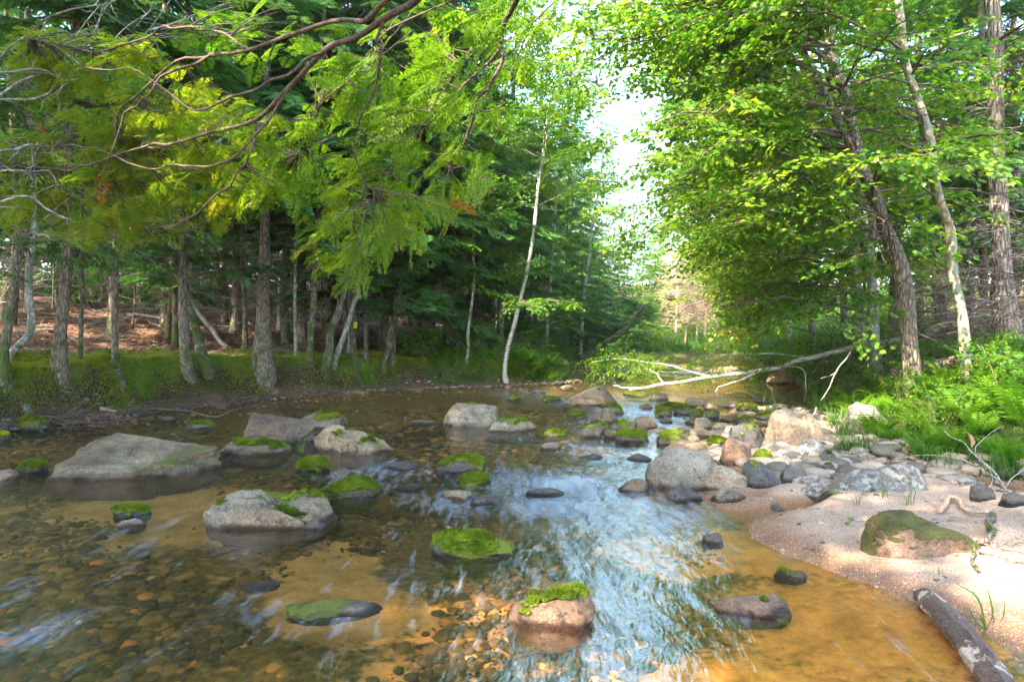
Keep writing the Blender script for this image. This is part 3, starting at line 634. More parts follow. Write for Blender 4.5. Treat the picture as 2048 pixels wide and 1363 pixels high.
# bed pebbles, densest at left and in front
n = 60000
d = 2.3 * np.exp(rs.rand(n) * 1.75); x = d * rs.uniform(-0.80, 0.80, n)
h, a1, a2, a3, a4, a5 = terrain(x, d, True)
cl = fbm(np.c_[x, d] * 1.1, 3, 71)
bs = np.zeros(n)
for (bx, by, bw, bl) in ((-2.3, 5.4, .8, .55), (-1.0, 3.9, .45, .75), (-3.0, 6.0, 1.2, .7), (1.6, 3.3, 1.0, 1.0), (.9, 2.6, .7, .5)): bs = np.maximum(bs, np.exp(-((x - bx) / bw) ** 2 - ((d - by) / bl) ** 2))
ok = (h < -0.02) & (cl + rs.normal(0, .25, n) > -0.2 + bs * 1.6)
x, d, h = x[ok], d[ok], h[ok]; s = np.minimum(0.004 + 0.040 * rs.rand(len(x)) ** 5 + 0.003 * (d - 2), 0.05)
cobbles('riverbed_pebbles', np.c_[x, d, np.minimum(h + s * 0.12, -0.012 - s * 0.4)], s, M_BEDST, flat=.5)
# cobbles of the shoal between the boulders
n = 2600; x = rs.uniform(1.4, 5.0, n); d = rs.uniform(5.6, 12, n)
h, a1, a2, a3, a4, a5 = terrain(x, d, True); ok = (a3 < 0.25) & (a2 > -1.3 + rs.normal(0, .35, n)) & (d > 6 + rs.normal(0, .2, n)) & ((x > 2.3) | (d > 7.0))
x, d, h = x[ok], d[ok], h[ok]; s = 0.015 + 0.12 * rs.rand(len(x)) ** 2.4
cobbles('shore_cobbles', np.c_[x, d, h + s * 0.2], s, M_COB, seed=5)
n = 900; x = rs.uniform(3.6, 5.2, n); d = rs.uniform(4.3, 7.4, n); h, a1, a2, a3, a4, a5 = terrain(x, d, True); ok = (a3 > -0.9) & (a3 < 0.15); x, d, h = x[ok], d[ok], h[ok]; s = 0.01 + 0.04 * rs.rand(len(x)) ** 2
cobbles('back_channel_gravel', np.c_[x, d, h + s * 0.2], s, M_COB, seed=6)
n = 1500; t = rs.rand(n); k = (t * 9 + 3).astype(int); f = rs.rand(n)[:, None]; q = LEFT[k] * (1 - f) + LEFT[k + 1] * f + rs.normal(0, .18, (n, 2)); h = terrain(q[:, 0], q[:, 1]); s = 0.012 + 0.04 * rs.rand(n) ** 3
cobbles('left_shore_pebbles', np.c_[q, h + s * 0.1], s, M_COB, seed=7)
n = 1500; d = 3.0 * np.exp(rs.rand(n) * .9); x = d * rs.uniform(0.3, 0.78, n); h, a1, a2, a3, a4, a5 = terrain(x, d, True); ok = (a2 > 0.0) & (a3 < 0.1) & (fbm(np.c_[x, d] * 2.2, 3, 5) + rs.normal(0, .3, n) > .25); x, d, h = x[ok], d[ok], h[ok]; s = 0.004 + 0.02 * rs.rand(len(x)) ** 4
cobbles('sand_bar_pebbles', np.c_[x, d, h + s * 0.15], s, M_COB, seed=8)
# coarse sand grains on the bar
n = 42000; d = 2.6 * np.exp(rs.rand(n) * 1.0); x = d * rs.uniform(0.25, 0.78, n); h, a1, a2, a3, a4, a5 = terrain(x, d, True); ok = (a2 > -0.1) & (a3 < 0.1)
M_GRAIN = stone_mat('coarse_sand', [(0.0, (0.10, 0.06, 0.04)), (0.3, (0.33, 0.21, 0.15)), (0.85, (0.50, 0.36, 0.27)), (1.0, (0.60, 0.48, 0.40))], 0.6)
x, d, h = x[ok], d[ok], h[ok]; s = 0.0018 + 0.003 * rs.rand(len(x)) ** 3
V4 = np.array([[1, 0, -.5], [-.5, .87, -.5], [-.5, -.87, -.5], [0, 0, .8]], float); T4 = np.array([[0, 1, 3], [1, 2, 3], [2, 0, 3]])
mb = MB(); place(V4, T4, frame(rs.normal(0, 1, (len(x), 3)) * [1, 1, .3]) * s[:, None, None], np.c_[x, d, h + s * .3], mb, rs.rand(len(x)))
tag(mb.build('sand_grains', M_GRAIN), kind='stuff')
# ---------------------------------------------------------------- foliage materials
M_HEM = leaf_mat('hemlock_needles', [(0.0, (0.024, 0.072, 0.022)), (0.4, (0.055, 0.150, 0.038)), (0.75, (0.10, 0.23, 0.04)), (1.0, (0.16, 0.28, 0.04))], 0.4, 0.5, 0.3)
M_HEMY = leaf_mat('sun_tinted_hemlock_needles', [(0.0, (0.03, 0.07, 0.008)), (0.4, (0.07, 0.15, 0.010)), (0.8, (0.14, 0.22, 0.012)), (0.98, (0.23, 0.26, 0.012)), (1.0, (0.30, 0.10, 0.015))], 0.5, 0.45, 0.3, 1.8)  # yellower, brighter copy of the hemlock needles, sunlight painted into the colour
M_MAP = leaf_mat('maple_leaves', [(0.0, (0.028, 0.095, 0.008)), (0.45, (0.060, 0.155, 0.010)), (0.8, (0.11, 0.20, 0.012)), (0.97, (0.15, 0.22, 0.015)), (1.0, (0.20, 0.24, 0.02))], 0.5, 0.4, 0.35, 1.9)
M_MAPY = leaf_mat('yellow_green_maple_leaves', [(0.0, (0.045, 0.11, 0.008)), (0.5, (0.10, 0.19, 0.010)), (0.85, (0.17, 0.24, 0.014)), (0.97, (0.24, 0.27, 0.02)), (1.0, (0.30, 0.25, 0.02))], 0.5, 0.4, 0.35, 1.9)
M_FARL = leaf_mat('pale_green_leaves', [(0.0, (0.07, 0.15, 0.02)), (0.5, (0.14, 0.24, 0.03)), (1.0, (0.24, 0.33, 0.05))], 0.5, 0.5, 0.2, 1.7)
M_FERN = leaf_mat('fern_fronds', [(0.0, (0.02, 0.07, 0.005)), (0.5, (0.08, 0.18, 0.008)), (1.0, (0.19, 0.27, 0.012))], 0.5, 0.5, 0.2, 1.8)
M_GRASS = leaf_mat('grass_blades', [(0.0, (0.02, 0.07, 0.008)), (0.5, (0.06, 0.15, 0.015)), (1.0, (0.13, 0.22, 0.02))], 0.4, 0.4, 0.3, 1.6)
B_HEM = bark_mat('hemlock_bark', (0.10, 0.075, 0.055), (0.25, 0.195, 0.15), 0.12, 0.22, 30)
B_MOSSY = bark_mat('mossy_bark', (0.10, 0.08, 0.055), (0.24, 0.20, 0.15), 0.22, 0.3, 26)
B_GREY = bark_mat('grey_lichened_bark', (0.20, 0.18, 0.15), (0.38, 0.36, 0.31), 0.12, 0.6, 16, (0.16, 0.19, 0.13), 0.008)
B_TAN = bark_mat('tan_maple_bark', (0.22, 0.16, 0.11), (0.42, 0.33, 0.24), 0.0, 0.7, 14, (0.20, 0.22, 0.16), 0.008)
B_BIG = bark_mat('furrowed_pine_bark', (0.13, 0.10, 0.08), (0.30, 0.25, 0.21), 0.0, 0.18, 20, None, 0.05)
B_TWIG = bark_mat('twig_bark', (0.07, 0.05, 0.038), (0.16, 0.12, 0.09), 0, 0.5, 60, None, 0.004)
B_DEAD = bark_mat('bleached_wood', (0.14, 0.12, 0.10), (0.33, 0.29, 0.25), 0, 0.15, 40, None, 0.004)
B_DARKTW = bark_mat('dead_twig_bark', (0.12, 0.10, 0.08), (0.26, 0.22, 0.18), 0, 0.5, 60, None, 0.004)
B_TANW = bark_mat('dead_needle_twigs', (0.30, 0.19, 0.12), (0.48, 0.34, 0.24), 0, 0.5, 60, None, 0.004)
g = NT('birch_bark'); P = g.coords()
n1 = g.noise(g.scalev(P, (1, 1, 9)), 7, 4, 0.6); n2 = g.noise(P, 5, 5, 0.7); n3 = g.noise(P, 40, 3)
c = g.mix(0.5, (0.42, 0.40, 0.36), g.ramp(n3, [(0.3, (0.28, 0.26, 0.22)), (0.7, (0.52, 0.50, 0.46))]))
c = g.mix(g.ramp(n1, [(0.58, 0.0), (0.63, 0.9)]), c, (0.06, 0.05, 0.045)); c = g.mix(g.ramp(n2, [(0.55, 0.0), (0.66, 0.75)]), c, (0.16, 0.15, 0.10))
B_BIRCH = g.done(g.bsdf(c, 0.7, g.bump(n2, 0.4, 0.01)))

# ---------------------------------------------------------------- foliage templates (axis +y, flat in xy, length 1)
def hem_spray(seed, nt=11, fine=False):
    rs = np.random.RandomState(seed); V = []; T = []; A = []
    def quad(b, d, L, w, z0, z1):
        s = np.array([-d[1], d[0], 0.0]); n = len(V)
        V.extend([b, b + d * L * .45 + s * w, b + d * L, b + d * L * .45 - s * w]); T.extend([[n, n + 1, n + 2], [n, n + 2, n + 3]])
        q = rs.rand() * .25; A.extend([.1 + q, .35 + q, .6 + q, .35 + q])
    def comb(b, d, L, w, k):        # needles along a twig
        s = np.array([-d[1], d[0], 0.0])
        for j in range(k):
            t = (j + .5) / k; p = b + d * L * t; ww = w * (1 - .45 * t)
            for sg in (-1, 1):
                e = s * sg * .95 + d * .35; n = len(V); q = rs.rand() * .25
                V.extend([p - d * L / k * .36, p + d * L / k * .36, p + e * ww + np.array([0, 0, rs.normal(0, .15) * ww])]); T.append([n, n + 1, n + 2]); A.extend([.15 + q, .15 + q, .45 + q + t * .2])
    for j in range(nt):
        t = (j + .6) / (nt + .6); p = np.array([0, t, 0.0])
        for sg in (-1, 1):
            a = math.radians(rs.uniform(42, 62)); d = np.array([sg * math.sin(a), math.cos(a), rs.normal(0, .06)]); L = (0.46 * (1 - t) ** 0.75 + .05) * rs.uniform(.75, 1.15)
            m = max(2, int(L * (8 if fine else 8)))
            for i in range(m):
                u = (i + .7) / (m + .3); pp = p + d * L * u; l2 = (L * .42 * (1 - u) + .045) * rs.uniform(.7, 1.2)
                for s2 in (-1, 1):
                    b = math.radians(rs.uniform(40, 60)) * s2; d2 = np.array([d[0] * math.cos(b) - d[1] * math.sin(b), d[0] * math.sin(b) + d[1] * math.cos(b), -.08])
                    if fine: comb(pp, d2, l2, .034, max(2, int(l2 * 34)))
                    else: quad(pp, d2, l2, .020, 0, 0)
            if fine: comb(p, d, L, .030, int(L * 26))
            else: quad(p, d, L, .022, 0, 0)
    V = np.array(V); V[:, 2] -= .22 * V[:, 1] ** 2 + .35 * V[:, 0] ** 2; V[:, 2] += rs.normal(0, .004, len(V))
    return V, np.array(T), np.array(A)
HS = [hem_spray(k) for k in range(4)]; HN = [hem_spray(20 + k, 8) for k in range(5)]
_ml = np.array([[0, 0], [.22, .10], [.50, .16], [.34, .34], [.52, .62], [.26, .60], [.0, 1.0], [-.26, .60], [-.52, .62], [-.34, .34], [-.50, .16], [-.22, .10]])
def maple_leaf():
    V = np.c_[_ml, -0.10 * np.abs(_ml[:, 0]) - 0.12 * _ml[:, 1] ** 2]; V = np.vstack([V, [0, .38, .03]])
    T = np.array([[12, i, (i + 1) % 12] for i in range(12)]); return V, T, np.full(13, .5)
def oval_leaf():
    V = np.array([[0, 0, 0], [.26, .35, .03], [.2, .7, 0], [0, 1, -.12], [-.2, .7, 0], [-.26, .35, .03], [0, .45, -.05]]); T = np.array([[6, i, (i + 1) % 6] for i in range(6)]); return V, T, np.full(7, .5)
def leaf_spray(seed, n=16, leaf=None, size=0.17, gap=0.3, upj=0.35):
    """a flat leafy twig, length 1"""
    rs = np.random.RandomState(seed); LV, LT, LA = leaf; mb = MB()
    t = (np.arange(n) + .8) / n; sg = np.where(np.arange(n) % 2, 1, -1); off = rs.uniform(.02, gap, n)
    p = np.c_[sg * off, t - .1, rs.normal(0, .045, n) - .15 * t ** 2]
    d = np.c_[sg * rs.uniform(.2, 1.1, n), rs.uniform(.3, 1, n), rs.normal(-.25, .25, n)]
    M = frame(d, rs.normal(0, upj, n)) * (size * rs.uniform(.65, 1.2, n))[:, None, None]
    place(LV, LT, M, p, mb, rs.rand(n) * .7 + .1)
    return np.concatenate(mb.V), np.concatenate(mb.T), np.concatenate(mb.A)
ML, OL = maple_leaf(), oval_leaf()
MS = [leaf_spray(k, 22, ML, .15) for k in range(6)]
BS = [leaf_spray(40 + k, 26, OL, .12, .34) for k in range(5)]

def put(mb, temps, pos, dirs, size, rs, roll=0.35, tint=None, up=(0, 0, 1)):
    k = rs.randint(0, len(temps), len(pos)); tint = np.zeros(len(pos)) if tint is None else tint
    for j in range(len(temps)):
        i = np.where(k == j)[0]
        if len(i) == 0: continue
        V, T, A = temps[j]; M = frame(dirs[i], rs.normal(0, roll, len(i)), up) * size[i][:, None, None]
        place(V, T, M, pos[i], mb, np.clip(A[None] + tint[i][:, None] + rs.normal(0, .05, len(i))[:, None], 0, 1))

# ---------------------------------------------------------------- tree builders
def trunk_tube(mb, pts, r0, r1, sides=14, n=22, flare=1.0, jit=.03, seed=0):
    pts = [np.array(pts[0], float) - [0, 0, .6]] + [np.array(q, float) for q in pts]; p = spline(pts, n + 3, jit, seed); n = n + 3; t = np.linspace(0, 1, n); r = r0 + (r1 - r0) * t ** .85
    hh = np.r_[0, np.cumsum(np.linalg.norm(np.diff(p, axis=0), axis=1))]; r = r * (1 + flare * np.exp(-np.maximum(hh - .75, 0) / (r0 * 1.8)))
    V, Q = tubes(p, r, sides); 
    j = vnoise(V * 3.0 / max(r0 * 8, .5), seed)[:, None]; c = np.repeat(p, sides, 0); V = c + (V - c) * (1 + .16 * j)
    mb.add(V, Q); return p, r
def hemlock(name, h, r0, crown_base, seed, lean=(0, 0), dens=1.0, rad=2.7, bark=None, leaf=None, dead=1.0, droop=.35, parent=None, lowfrac=0.0):
    rs = np.random.RandomState(seed); root = link(bpy.data.objects.new(name, None), parent)
    T = MB(); pts = [(0, 0, -.25), (lean[0] * .15, lean[1] * .15, h * .25), (lean[0] * .5, lean[1] * .5, h * .6), (lean[0], lean[1], h)]
    p, r = trunk_tube(T, pts, r0, .02, 14, 26, 1.0, .06, seed)
    at = lambda z: np.array([np.interp(z, p[:, 2], p[:, k]) for k in range(3)])
    C = MB(); B = MB(); D = MB()
    nl = int((h - crown_base) / .20 * dens); P0 = []; paths = []; rr = []
    SP = [[], [], [], []]
    for i in range(nl):
        z = crown_base + (h - crown_base) * ((i + rs.rand()) / nl) ** 1.05; t = (z - crown_base) / (h - crown_base)
        L = (rad * (1 - t) ** .8 + .35) * rs.uniform(.65, 1.15); a = i * 2.4 + rs.normal(0, .35)
        b = at(z); d = np.array([math.cos(a), math.sin(a), 0]); s = np.linspace(0, 1, 6)[:, None]
        path = b + d * L * s + np.array([0, 0, 1]) * (L * (.12 * s - droop * s ** 2)) + rs.normal(0, .03, (6, 3)) * s
        paths.append(path); rr.append(np.linspace(.006 + .006 * L, .003, 6))
        ns = max(3, int(L / .17))
        for j in range(ns):
            u = .22 + .78 * (j + rs.rand() * .6) / ns; q = np.array([np.interp(u, s[:, 0], path[:, k]) for k in range(3)])
            for sg in (-1, 1):
                b2 = a + sg * math.radians(rs.uniform(30, 65)); sz = (.62 * (1 - .45 * u)) * rs.uniform(.7, 1.2) * min(1, .5 + L / 3)
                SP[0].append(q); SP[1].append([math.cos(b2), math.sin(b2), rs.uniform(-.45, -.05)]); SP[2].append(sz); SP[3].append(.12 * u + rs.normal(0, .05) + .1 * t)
        SP[0].append(path[-2]); SP[1].append([d[0], d[1], -.4]); SP[2].append(.6); SP[3].append(.2)
    V, Q = tubes(np.array(paths), np.array(rr), 4); B.add(V, Q)
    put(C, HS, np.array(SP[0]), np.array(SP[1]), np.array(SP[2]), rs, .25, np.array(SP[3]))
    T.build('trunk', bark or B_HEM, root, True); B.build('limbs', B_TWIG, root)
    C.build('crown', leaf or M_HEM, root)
    if dead > 0:      # bare dead branches below the crown
        n = int(26 * dead * (crown_base - .5) / 2.5); z = rs.uniform(.6, crown_base + .8, n); a = rs.rand(n) * 6.28; L = rs.uniform(.3, 1.4, n); s = np.linspace(0, 1, 4)
        b = np.stack([at(k) for k in z]); d = np.stack([np.cos(a), np.sin(a), rs.uniform(-.25, .3, n)], 1)
        P = b[:, None] + d[:, None] * (L[:, None] * s)[:, :, None] + rs.normal(0, .035, (n, 4, 3)) * s[None, :, None]; P[:, :, 2] -= (L[:, None] * .12) * s ** 2
        V, Q = tubes(P, np.linspace(.009, .003, 4)[None] * np.ones((n, 1)), 3); D.add(V, Q)
        n2 = n * 3; k = rs.randint(0, n, n2); u = rs.randint(1, 3, n2); b = P[k, u]; d2 = d[k] + rs.normal(0, .6, (n2, 3)); L2 = L[k] * rs.uniform(.2, .5, n2)
        P2 = b[:, None] + d2[:, None] * (L2[:, None] * np.linspace(0, 1, 3))[:, :, None]
        V, Q = tubes(P2, np.linspace(.004, .002, 3)[None] * np.ones((n2, 1)), 3); D.add(V, Q)
        D.build('dead_branches', B_DARKTW, root)
    return root
def limb_tree(name, trunk_pts, r0, r1, limbs, seed, bark, leaf, temps, size=.5, leaf_tint=0.0, keep=None, dens=1.0, twigm=None, roll=.35, sub=.32, flare=.5, forks=()):
    """broadleaf tree in world space around trunk_pts[0]; limbs = list of (start point, end point, sag, spread)"""
    rs = np.random.RandomState(seed); o0 = np.array(trunk_pts[0], float); root = link(bpy.data.objects.new(name, None)); root.location = o0
    T = MB(); B = MB(); C = MB()
    pts = np.array(trunk_pts) - o0; pts[0, 2] -= .25; trunk_tube(T, pts, r0, r1, 14, 30, flare, .04, seed)
    for (fp, fa, fb) in forks: trunk_tube(T, np.array(fp) - o0, fa, fb, 12, 24, 0, .04, seed + 3)
    SPp, SPd, SPs, SPt = [], [], [], []
    for (a, b, sag, spread) in limbs:
        a = np.array(a) - o0; b = np.array(b) - o0; L = np.linalg.norm(b - a); n = 9; s = np.linspace(0, 1, n)
        path = a + (b - a) * s[:, None] + np.array([0, 0, 1]) * (sag * L * (s * (1 - s)) * 1.6)[:, None] + rs.normal(0, .05 * L / 3, (n, 3)) * np.sin(s * 3.1)[:, None]
        rr_ = np.linspace(.005 + .0055 * L, .004, n)
        if keep is not None:
            gx_, gy_ = proj(path + o0); bad = inpoly(gx_, gy_, HOLE) | (inpoly(gx_, gy_, VALLEY) & (path[:, 1] + o0[1] < 33))
            if bad.any(): nk = max(3, int(np.argmax(bad)) + 1); V, Q = tubes(path[:nk], rr_[:nk], 6); B.add(V, Q)
            else: V, Q = tubes(path, rr_, 6); B.add(V, Q)
        else: V, Q = tubes(path, rr_, 6); B.add(V, Q)
        ns = max(4, int(L / .20 * dens)); D0 = (b - a) / L; side = np.cross(D0, [0, 0, 1]); side /= np.linalg.norm(side)
        P = []; 
        for j in range(ns):
            u = .15 + .85 * (j + rs.rand()) / ns; q = np.array([np.interp(u, s, path[:, k]) for k in range(3)])
            sg = 1 if j % 2 else -1; l2 = spread * (1 - .55 * abs(u - .45)) * rs.uniform(.5, 1.15); dd = D0 * rs.uniform(.35, .9) + side * sg * rs.uniform(.5, 1.1) + np.array([0, 0, rs.normal(0, .16)]); dd /= np.linalg.norm(dd)
            e = q + dd * l2 + np.array([0, 0, -.10 * l2]); m = q + dd * l2 * .5 + rs.normal(0, .04, 3)
            P.append(np.stack([q, m, e])); k = max(1, int(l2 / (sub)))
            for i in range(k + 1):
                w = (i + .5) / (k + 1); c_ = q + (e - q) * w; d3 = dd + np.cross(dd, [0, 0, 1]) * rs.normal(0, .7) + np.array([0, 0, rs.normal(-.12, .15)])
                SPp.append(c_); SPd.append(d3); SPs.append(size * rs.uniform(.7, 1.2)); SPt.append(leaf_tint + rs.normal(0, .13))
        if P and keep is not None: P = [q_ for q_ in P if keep(q_[2:] + o0)[0] or rs.rand() < .12]
        if P: V, Q = tubes(np.array(P), np.linspace(.007, .003, 3)[None] * np.ones((len(P), 1)), 4); B.add(V, Q)
    SPp, SPd, SPs, SPt = map(np.array, (SPp, SPd, SPs, SPt))
    if keep is not None:
        k = keep(SPp + o0); SPp, SPd, SPs, SPt = SPp[k], SPd[k], SPs[k], SPt[k]
    put(C, temps, SPp, SPd, SPs, rs, roll, SPt)
    T.build('trunk', bark, root, True); B.build('limbs', twigm or B_TWIG, root, True); C.build('crown', leaf, root)
    return root
def inpoly(x, y, poly):
    c = np.zeros(x.shape, bool); n = len(poly)
    for i in range(n):
        (x1, y1), (x2, y2) = poly[i], poly[(i + 1) % n]
        if y1 == y2: continue
        c ^= ((y1 > y) != (y2 > y)) & (x < (x2 - x1) * (y - y1) / (y2 - y1) + x1)
    return c
HOLE = [(1175, 100), (1240, 95), (1350, 150), (1320, 260), (1300, 330), (1355, 400), (1335, 445), (1235, 405), (1195, 250)]
SHOW = [np.array(q, float) for q in ([(1937, 740), (1925, 640), (1905, 520), (1880, 400), (1850, 270), (1822, 150), (1796, 0)], [(1832, 742), (1800, 560), (1762, 440), (1728, 340), (1690, 200), (1655, 80)], [(1745, 395), (1700, 300), (1655, 210), (1622, 130)], [(2015, 640), (1995, 300), (1985, 0)])]
def trunks_clear(P):
    """crown shaping: no leafy twigs directly before the bare trunks"""
    x, y = proj(P); m = np.zeros(len(P), bool); r = np.random.RandomState(len(P) + 1).rand(len(P))
    for q in SHOW: m |= pdist(x, y, q) < 34
    return clear_sky(P) & ~(m & (P[:, 1] < 10.9) & (r < .85))
VALLEY = [(1275, 430), (1370, 470), (1400, 540), (1450, 590), (1470, 640), (1455, 725), (1290, 728), (1300, 600)]
def clear_sky(P):
    """crown shaping: the gap the stream leaves between the crowns of its two banks"""
    x, y = proj(P); rs = np.random.RandomState(len(P)); r = rs.rand(len(P)); return ~((inpoly(x, y, HOLE) & (r < .76)) | (inpoly(x, y, VALLEY) & (P[:, 1] < 33) & (r < .97)))
def top_cap(x, y, zg, h, sc):
    """the hemlocks get lower towards the bend of the stream"""
    px = 1024 + F * x / y
    if px < 1030: return sc
    return max(.3, min(sc, ((HORIZ - (230 + max(px - 1080, 0) * 1.5)) / F * y + CAMZ - zg) / h))
def gen_limbs(base, top, z0, z1, n, L, rs, az=None, azs=3.2, spread=.9, rise=0.0, sag=.15):
    base, top = np.array(base, float), np.array(top, float); out = []
    for i in range(n):
        z = z0 + (z1 - z0) * (i + rs.rand()) / n; t = (z - base[2]) / (top[2] - base[2]); a = base + (top - base) * t
        th_ = (az if az is not None else 0) + (rs.uniform(-azs, azs)); l = L * rs.uniform(.6, 1.15) * (1 - .35 * max(0, (z - z0) / max(z1 - z0, .1)))
        out.append((a, a + np.array([math.cos(th_) * l, math.sin(th_) * l, l * (rise + rs.normal(0, .10))]), sag, spread * min(1, l / 3)))
    return out
# ---------------------------------------------------------------- left bank: trees standing where the photograph shows them
GL = 'hemlocks along the left bank'
def at_px(px, py): return gp(px, py)
heml = [
 # px, py, width px, height, crown base, lean(x,y), bark, label
 (125, 745, 34, 15, 3.4, (.5, 0), B_HEM, 'thick furrowed hemlock nearest the left corner, with a broken stub on its left side'),
 (155, 722, 12, 12, 3.8, (.3, .2), B_MOSSY, 'thin mossy tree close behind the thick furrowed hemlock'),
 (233, 738, 18, 14, 3.3, (.3, 0), B_HEM, 'slim straight hemlock standing alone between the thick one and the mossy pair'),
 (347, 692, 16, 13, 3.4, (-.1, 0), B_MOSSY, 'hemlock with yellow moss at its foot, behind the straight brown one'),
 (367, 733, 27, 15, 3.3, (.1, 0), B_HEM, 'straight brown hemlock in front of the leaning pale trunks'),
 (490, 700, 14, 13, 3.2, (-.3, .2), B_HEM, 'thin hemlock left of the thickest trunk'),
 (531, 722, 38, 16, 3.0, (.1, 0), B_HEM, 'thickest reddish-brown hemlock of the left bank'),
 (575, 688, 20, 15, 3.1, (-.5, .2), B_MOSSY, 'dark hemlock just behind the thickest one'),
 (587, 712, 8, 9, 3.3, (.1, 0), B_GREY, 'pole-thin grey tree right of the thickest hemlock'),
 (624, 722, 17, 15, 2.9, (.4, 0), B_MOSSY, 'green-stained hemlock left of the crossed leaning trunks'),
 (708, 731, 18, 14, 2.7, (0, 0), B_MOSSY, 'mossy grey trunk carrying the yellow trail marker'),
 (790, 722, 14, 14, 2.4, (.2, .2), B_HEM, 'dark hemlock behind the short leaning green trunk'),
 (735, 722, 11, 13, 2.6, (.1, .2), B_HEM, 'thin dark hemlock right of the yellow trail marker'),
 (848, 716, 20, 15, 2.3, (.1, 0), B_HEM, 'broad dark hemlock above the mossy point'),
]
for k, (px, py, w, h, cb, lean, bk, lab) in enumerate(heml):
    b = gp(px, py); o = hemlock('hemlock_tree', h, w / F * b[1] / 2 / 1.0, cb, 100 + k, (lean[0] * 2, lean[1] * 2), .9, 2.6, bk)
    o.location = b; tag(o, lab, 'tree', GL); o.rotation_euler = (0, 0, k * 1.3 if not any(lean) else 0)
# leaning and crooked trunks drawn through their own points
def bent(name, pix, r0, r1, bark, lab, seed, leaf=None, temps=None, limbs=10, L=1.6, tint=0, zl=3.5, cat='tree', fl=.5):
    b = gp(*pix[0]); pts = [b] + [pt(px, py, b[1] + dd) for (px, py, dd) in pix[1:]]
    rs = np.random.RandomState(seed); top = np.array(pts[-1]); lim = []
    for i in range(limbs):
        t = rs.uniform(.55, 1) if limbs < 20 else rs.uniform(.3, 1); sp = spline(pts, 40); a = sp[int(t * 39)]; th_ = rs.rand() * 6.28; l = L * rs.uniform(.5, 1.2)
        lim.append((a, a + np.array([math.cos(th_) * l, math.sin(th_) * l, l * rs.uniform(-.1, .4)]), .15, .6))
    o = limb_tree(name, pts, r0, r1, lim, seed, bark, leaf or M_HEM, temps or HS, .5, tint, clear_sky, flare=fl); tag(o, lab, cat, GL); return o
bent('birch_tree', [(60, 812), (14, 762, 0), (20, 715, .1), (62, 655, .2), (60, 560, .2), (66, 450, .3), (60, 250, .6), (50, 20, .8)], .06, .04, B_GREY, 'crooked pale birch curving out of the bank at the left edge', 301, M_MAP, BS, 10, 1.8)
bent('leaning_tree', [(8, 755), (22, 640, .0), (30, 520, .1), (36, 400, .2), (40, 100, .4)], .07, .045, B_MOSSY, 'dark mossy trunk at the very left edge beside the crooked birch', 302)
bent('leaning_tree', [(2, 640), (18, 560, 0), (30, 470, 0), (38, 200, 0)], .10, .05, B_TAN, 'tan slanting trunk at the left edge behind the dark mossy one', 303)
bent('leaning_tree', [(412, 722), (392, 670, .1), (372, 590, .3), (350, 500, .5), (345, 300, .7)], .11, .07, B_MOSSY, 'mossy-footed trunk leaning left behind the straight brown hemlock', 304)
bent('birch_tree', [(478, 697), (430, 668, .1), (395, 620, .2), (372, 560, .4), (345, 430, .6)], .055, .04, B_BIRCH, 'slender pale birch bowed strongly to the left', 305)
bent('leaning_tree', [(648, 724), (662, 672, 0), (686, 600, .1), (700, 520, .2), (715, 300, .4)], .11, .06, B_MOSSY, 'shaggy mossy trunk leaning right in the crossed group', 306)
bent('birch_tree', [(664, 722), (690, 668, 0), (714, 590, .1), (722, 520, .2), (730, 330, .3)], .07, .045, B_GREY, 'thin pale trunk crossing the shaggy mossy one', 307)
bent('leaning_tree', [(765, 733), (778, 690, 0), (788, 640, 0), (800, 560, .1), (810, 380, .3)], .09, .05, B_MOSSY, 'short green-barked trunk leaning right above the moss bank', 308)
bent('leaning_tree', [(930, 724), (940, 640, 0), (946, 560, .1), (950, 420, .2)], .05, .03, B_GREY, 'pencil-thin lichened sapling left of the tall leaning birch', 309, M_MAP, MS, 14, 1.4)
b_ = bent('birch_tree', [(1010, 757), (1013, 715, 0), (1030, 640, 0), (1055, 530, 0), (1078, 380, .1), (1092, 260, .2), (1106, 150, .3), (1112, 20, .5)], .062, .03, B_BIRCH, 'tall slim pale birch leaning right at the tip of the mossy point', 310, M_MAP, MS, 26, 2.0, .1)
bent('leaning_tree', [(1155, 712), (1200, 690, .5), (1245, 660, 1), (1290, 610, 1.5)], .16, .06, B_HEM, 'dark trunk leaning low over the far stream', 311, M_HEM, HS, 26, 2.2)
# yellow trail marker, nailed to its trunk
M_YEL = NT('yellow_plastic'); M_YEL.done(M_YEL.bsdf((0.62, 0.60, 0.01), 0.5)); M_BLK = NT('marker_ink'); M_BLK.done(M_BLK.bsdf((0.16, 0.17, 0.02), 0.6))
b = gp(708, 731); d_ = b[1] - .15; c0 = pt(711, 650, d_); mb = MB(); w, h = 3.4 / F * d_, 6.2 / F * d_
def box(mb, c, hx, hy, hz):
    s = np.array([[x, y, z] for x in (-1, 1) for y in (-1, 1) for z in (-1, 1)]) * [hx, hy, hz] + c
    mb.add(s, [[0, 1, 3, 2], [4, 6, 7, 5], [0, 4, 5, 1], [2, 3, 7, 6], [0, 2, 6, 4], [1, 5, 7, 3]])
box(mb, [0, 0, 0], w, .004, h); tm = mb.build('trail_marker', M_YEL.m, loc=c0)
tag(tm, 'small upright yellow trail marker nailed to a mossy trunk', 'sign')
mb = MB()
for (a, z, u) in ((-.25, .35, .16), (.3, .3, .14), (-.3, .05, .16), (.25, -.05, .14)): box(mb, [a * w, -.0055, z * h], u * w, .0015, .09 * h)
box(mb, [0, -.0055, -.30 * h], .62 * w, .0015, .04 * h); mb.build('lettering', M_BLK.m, tm)

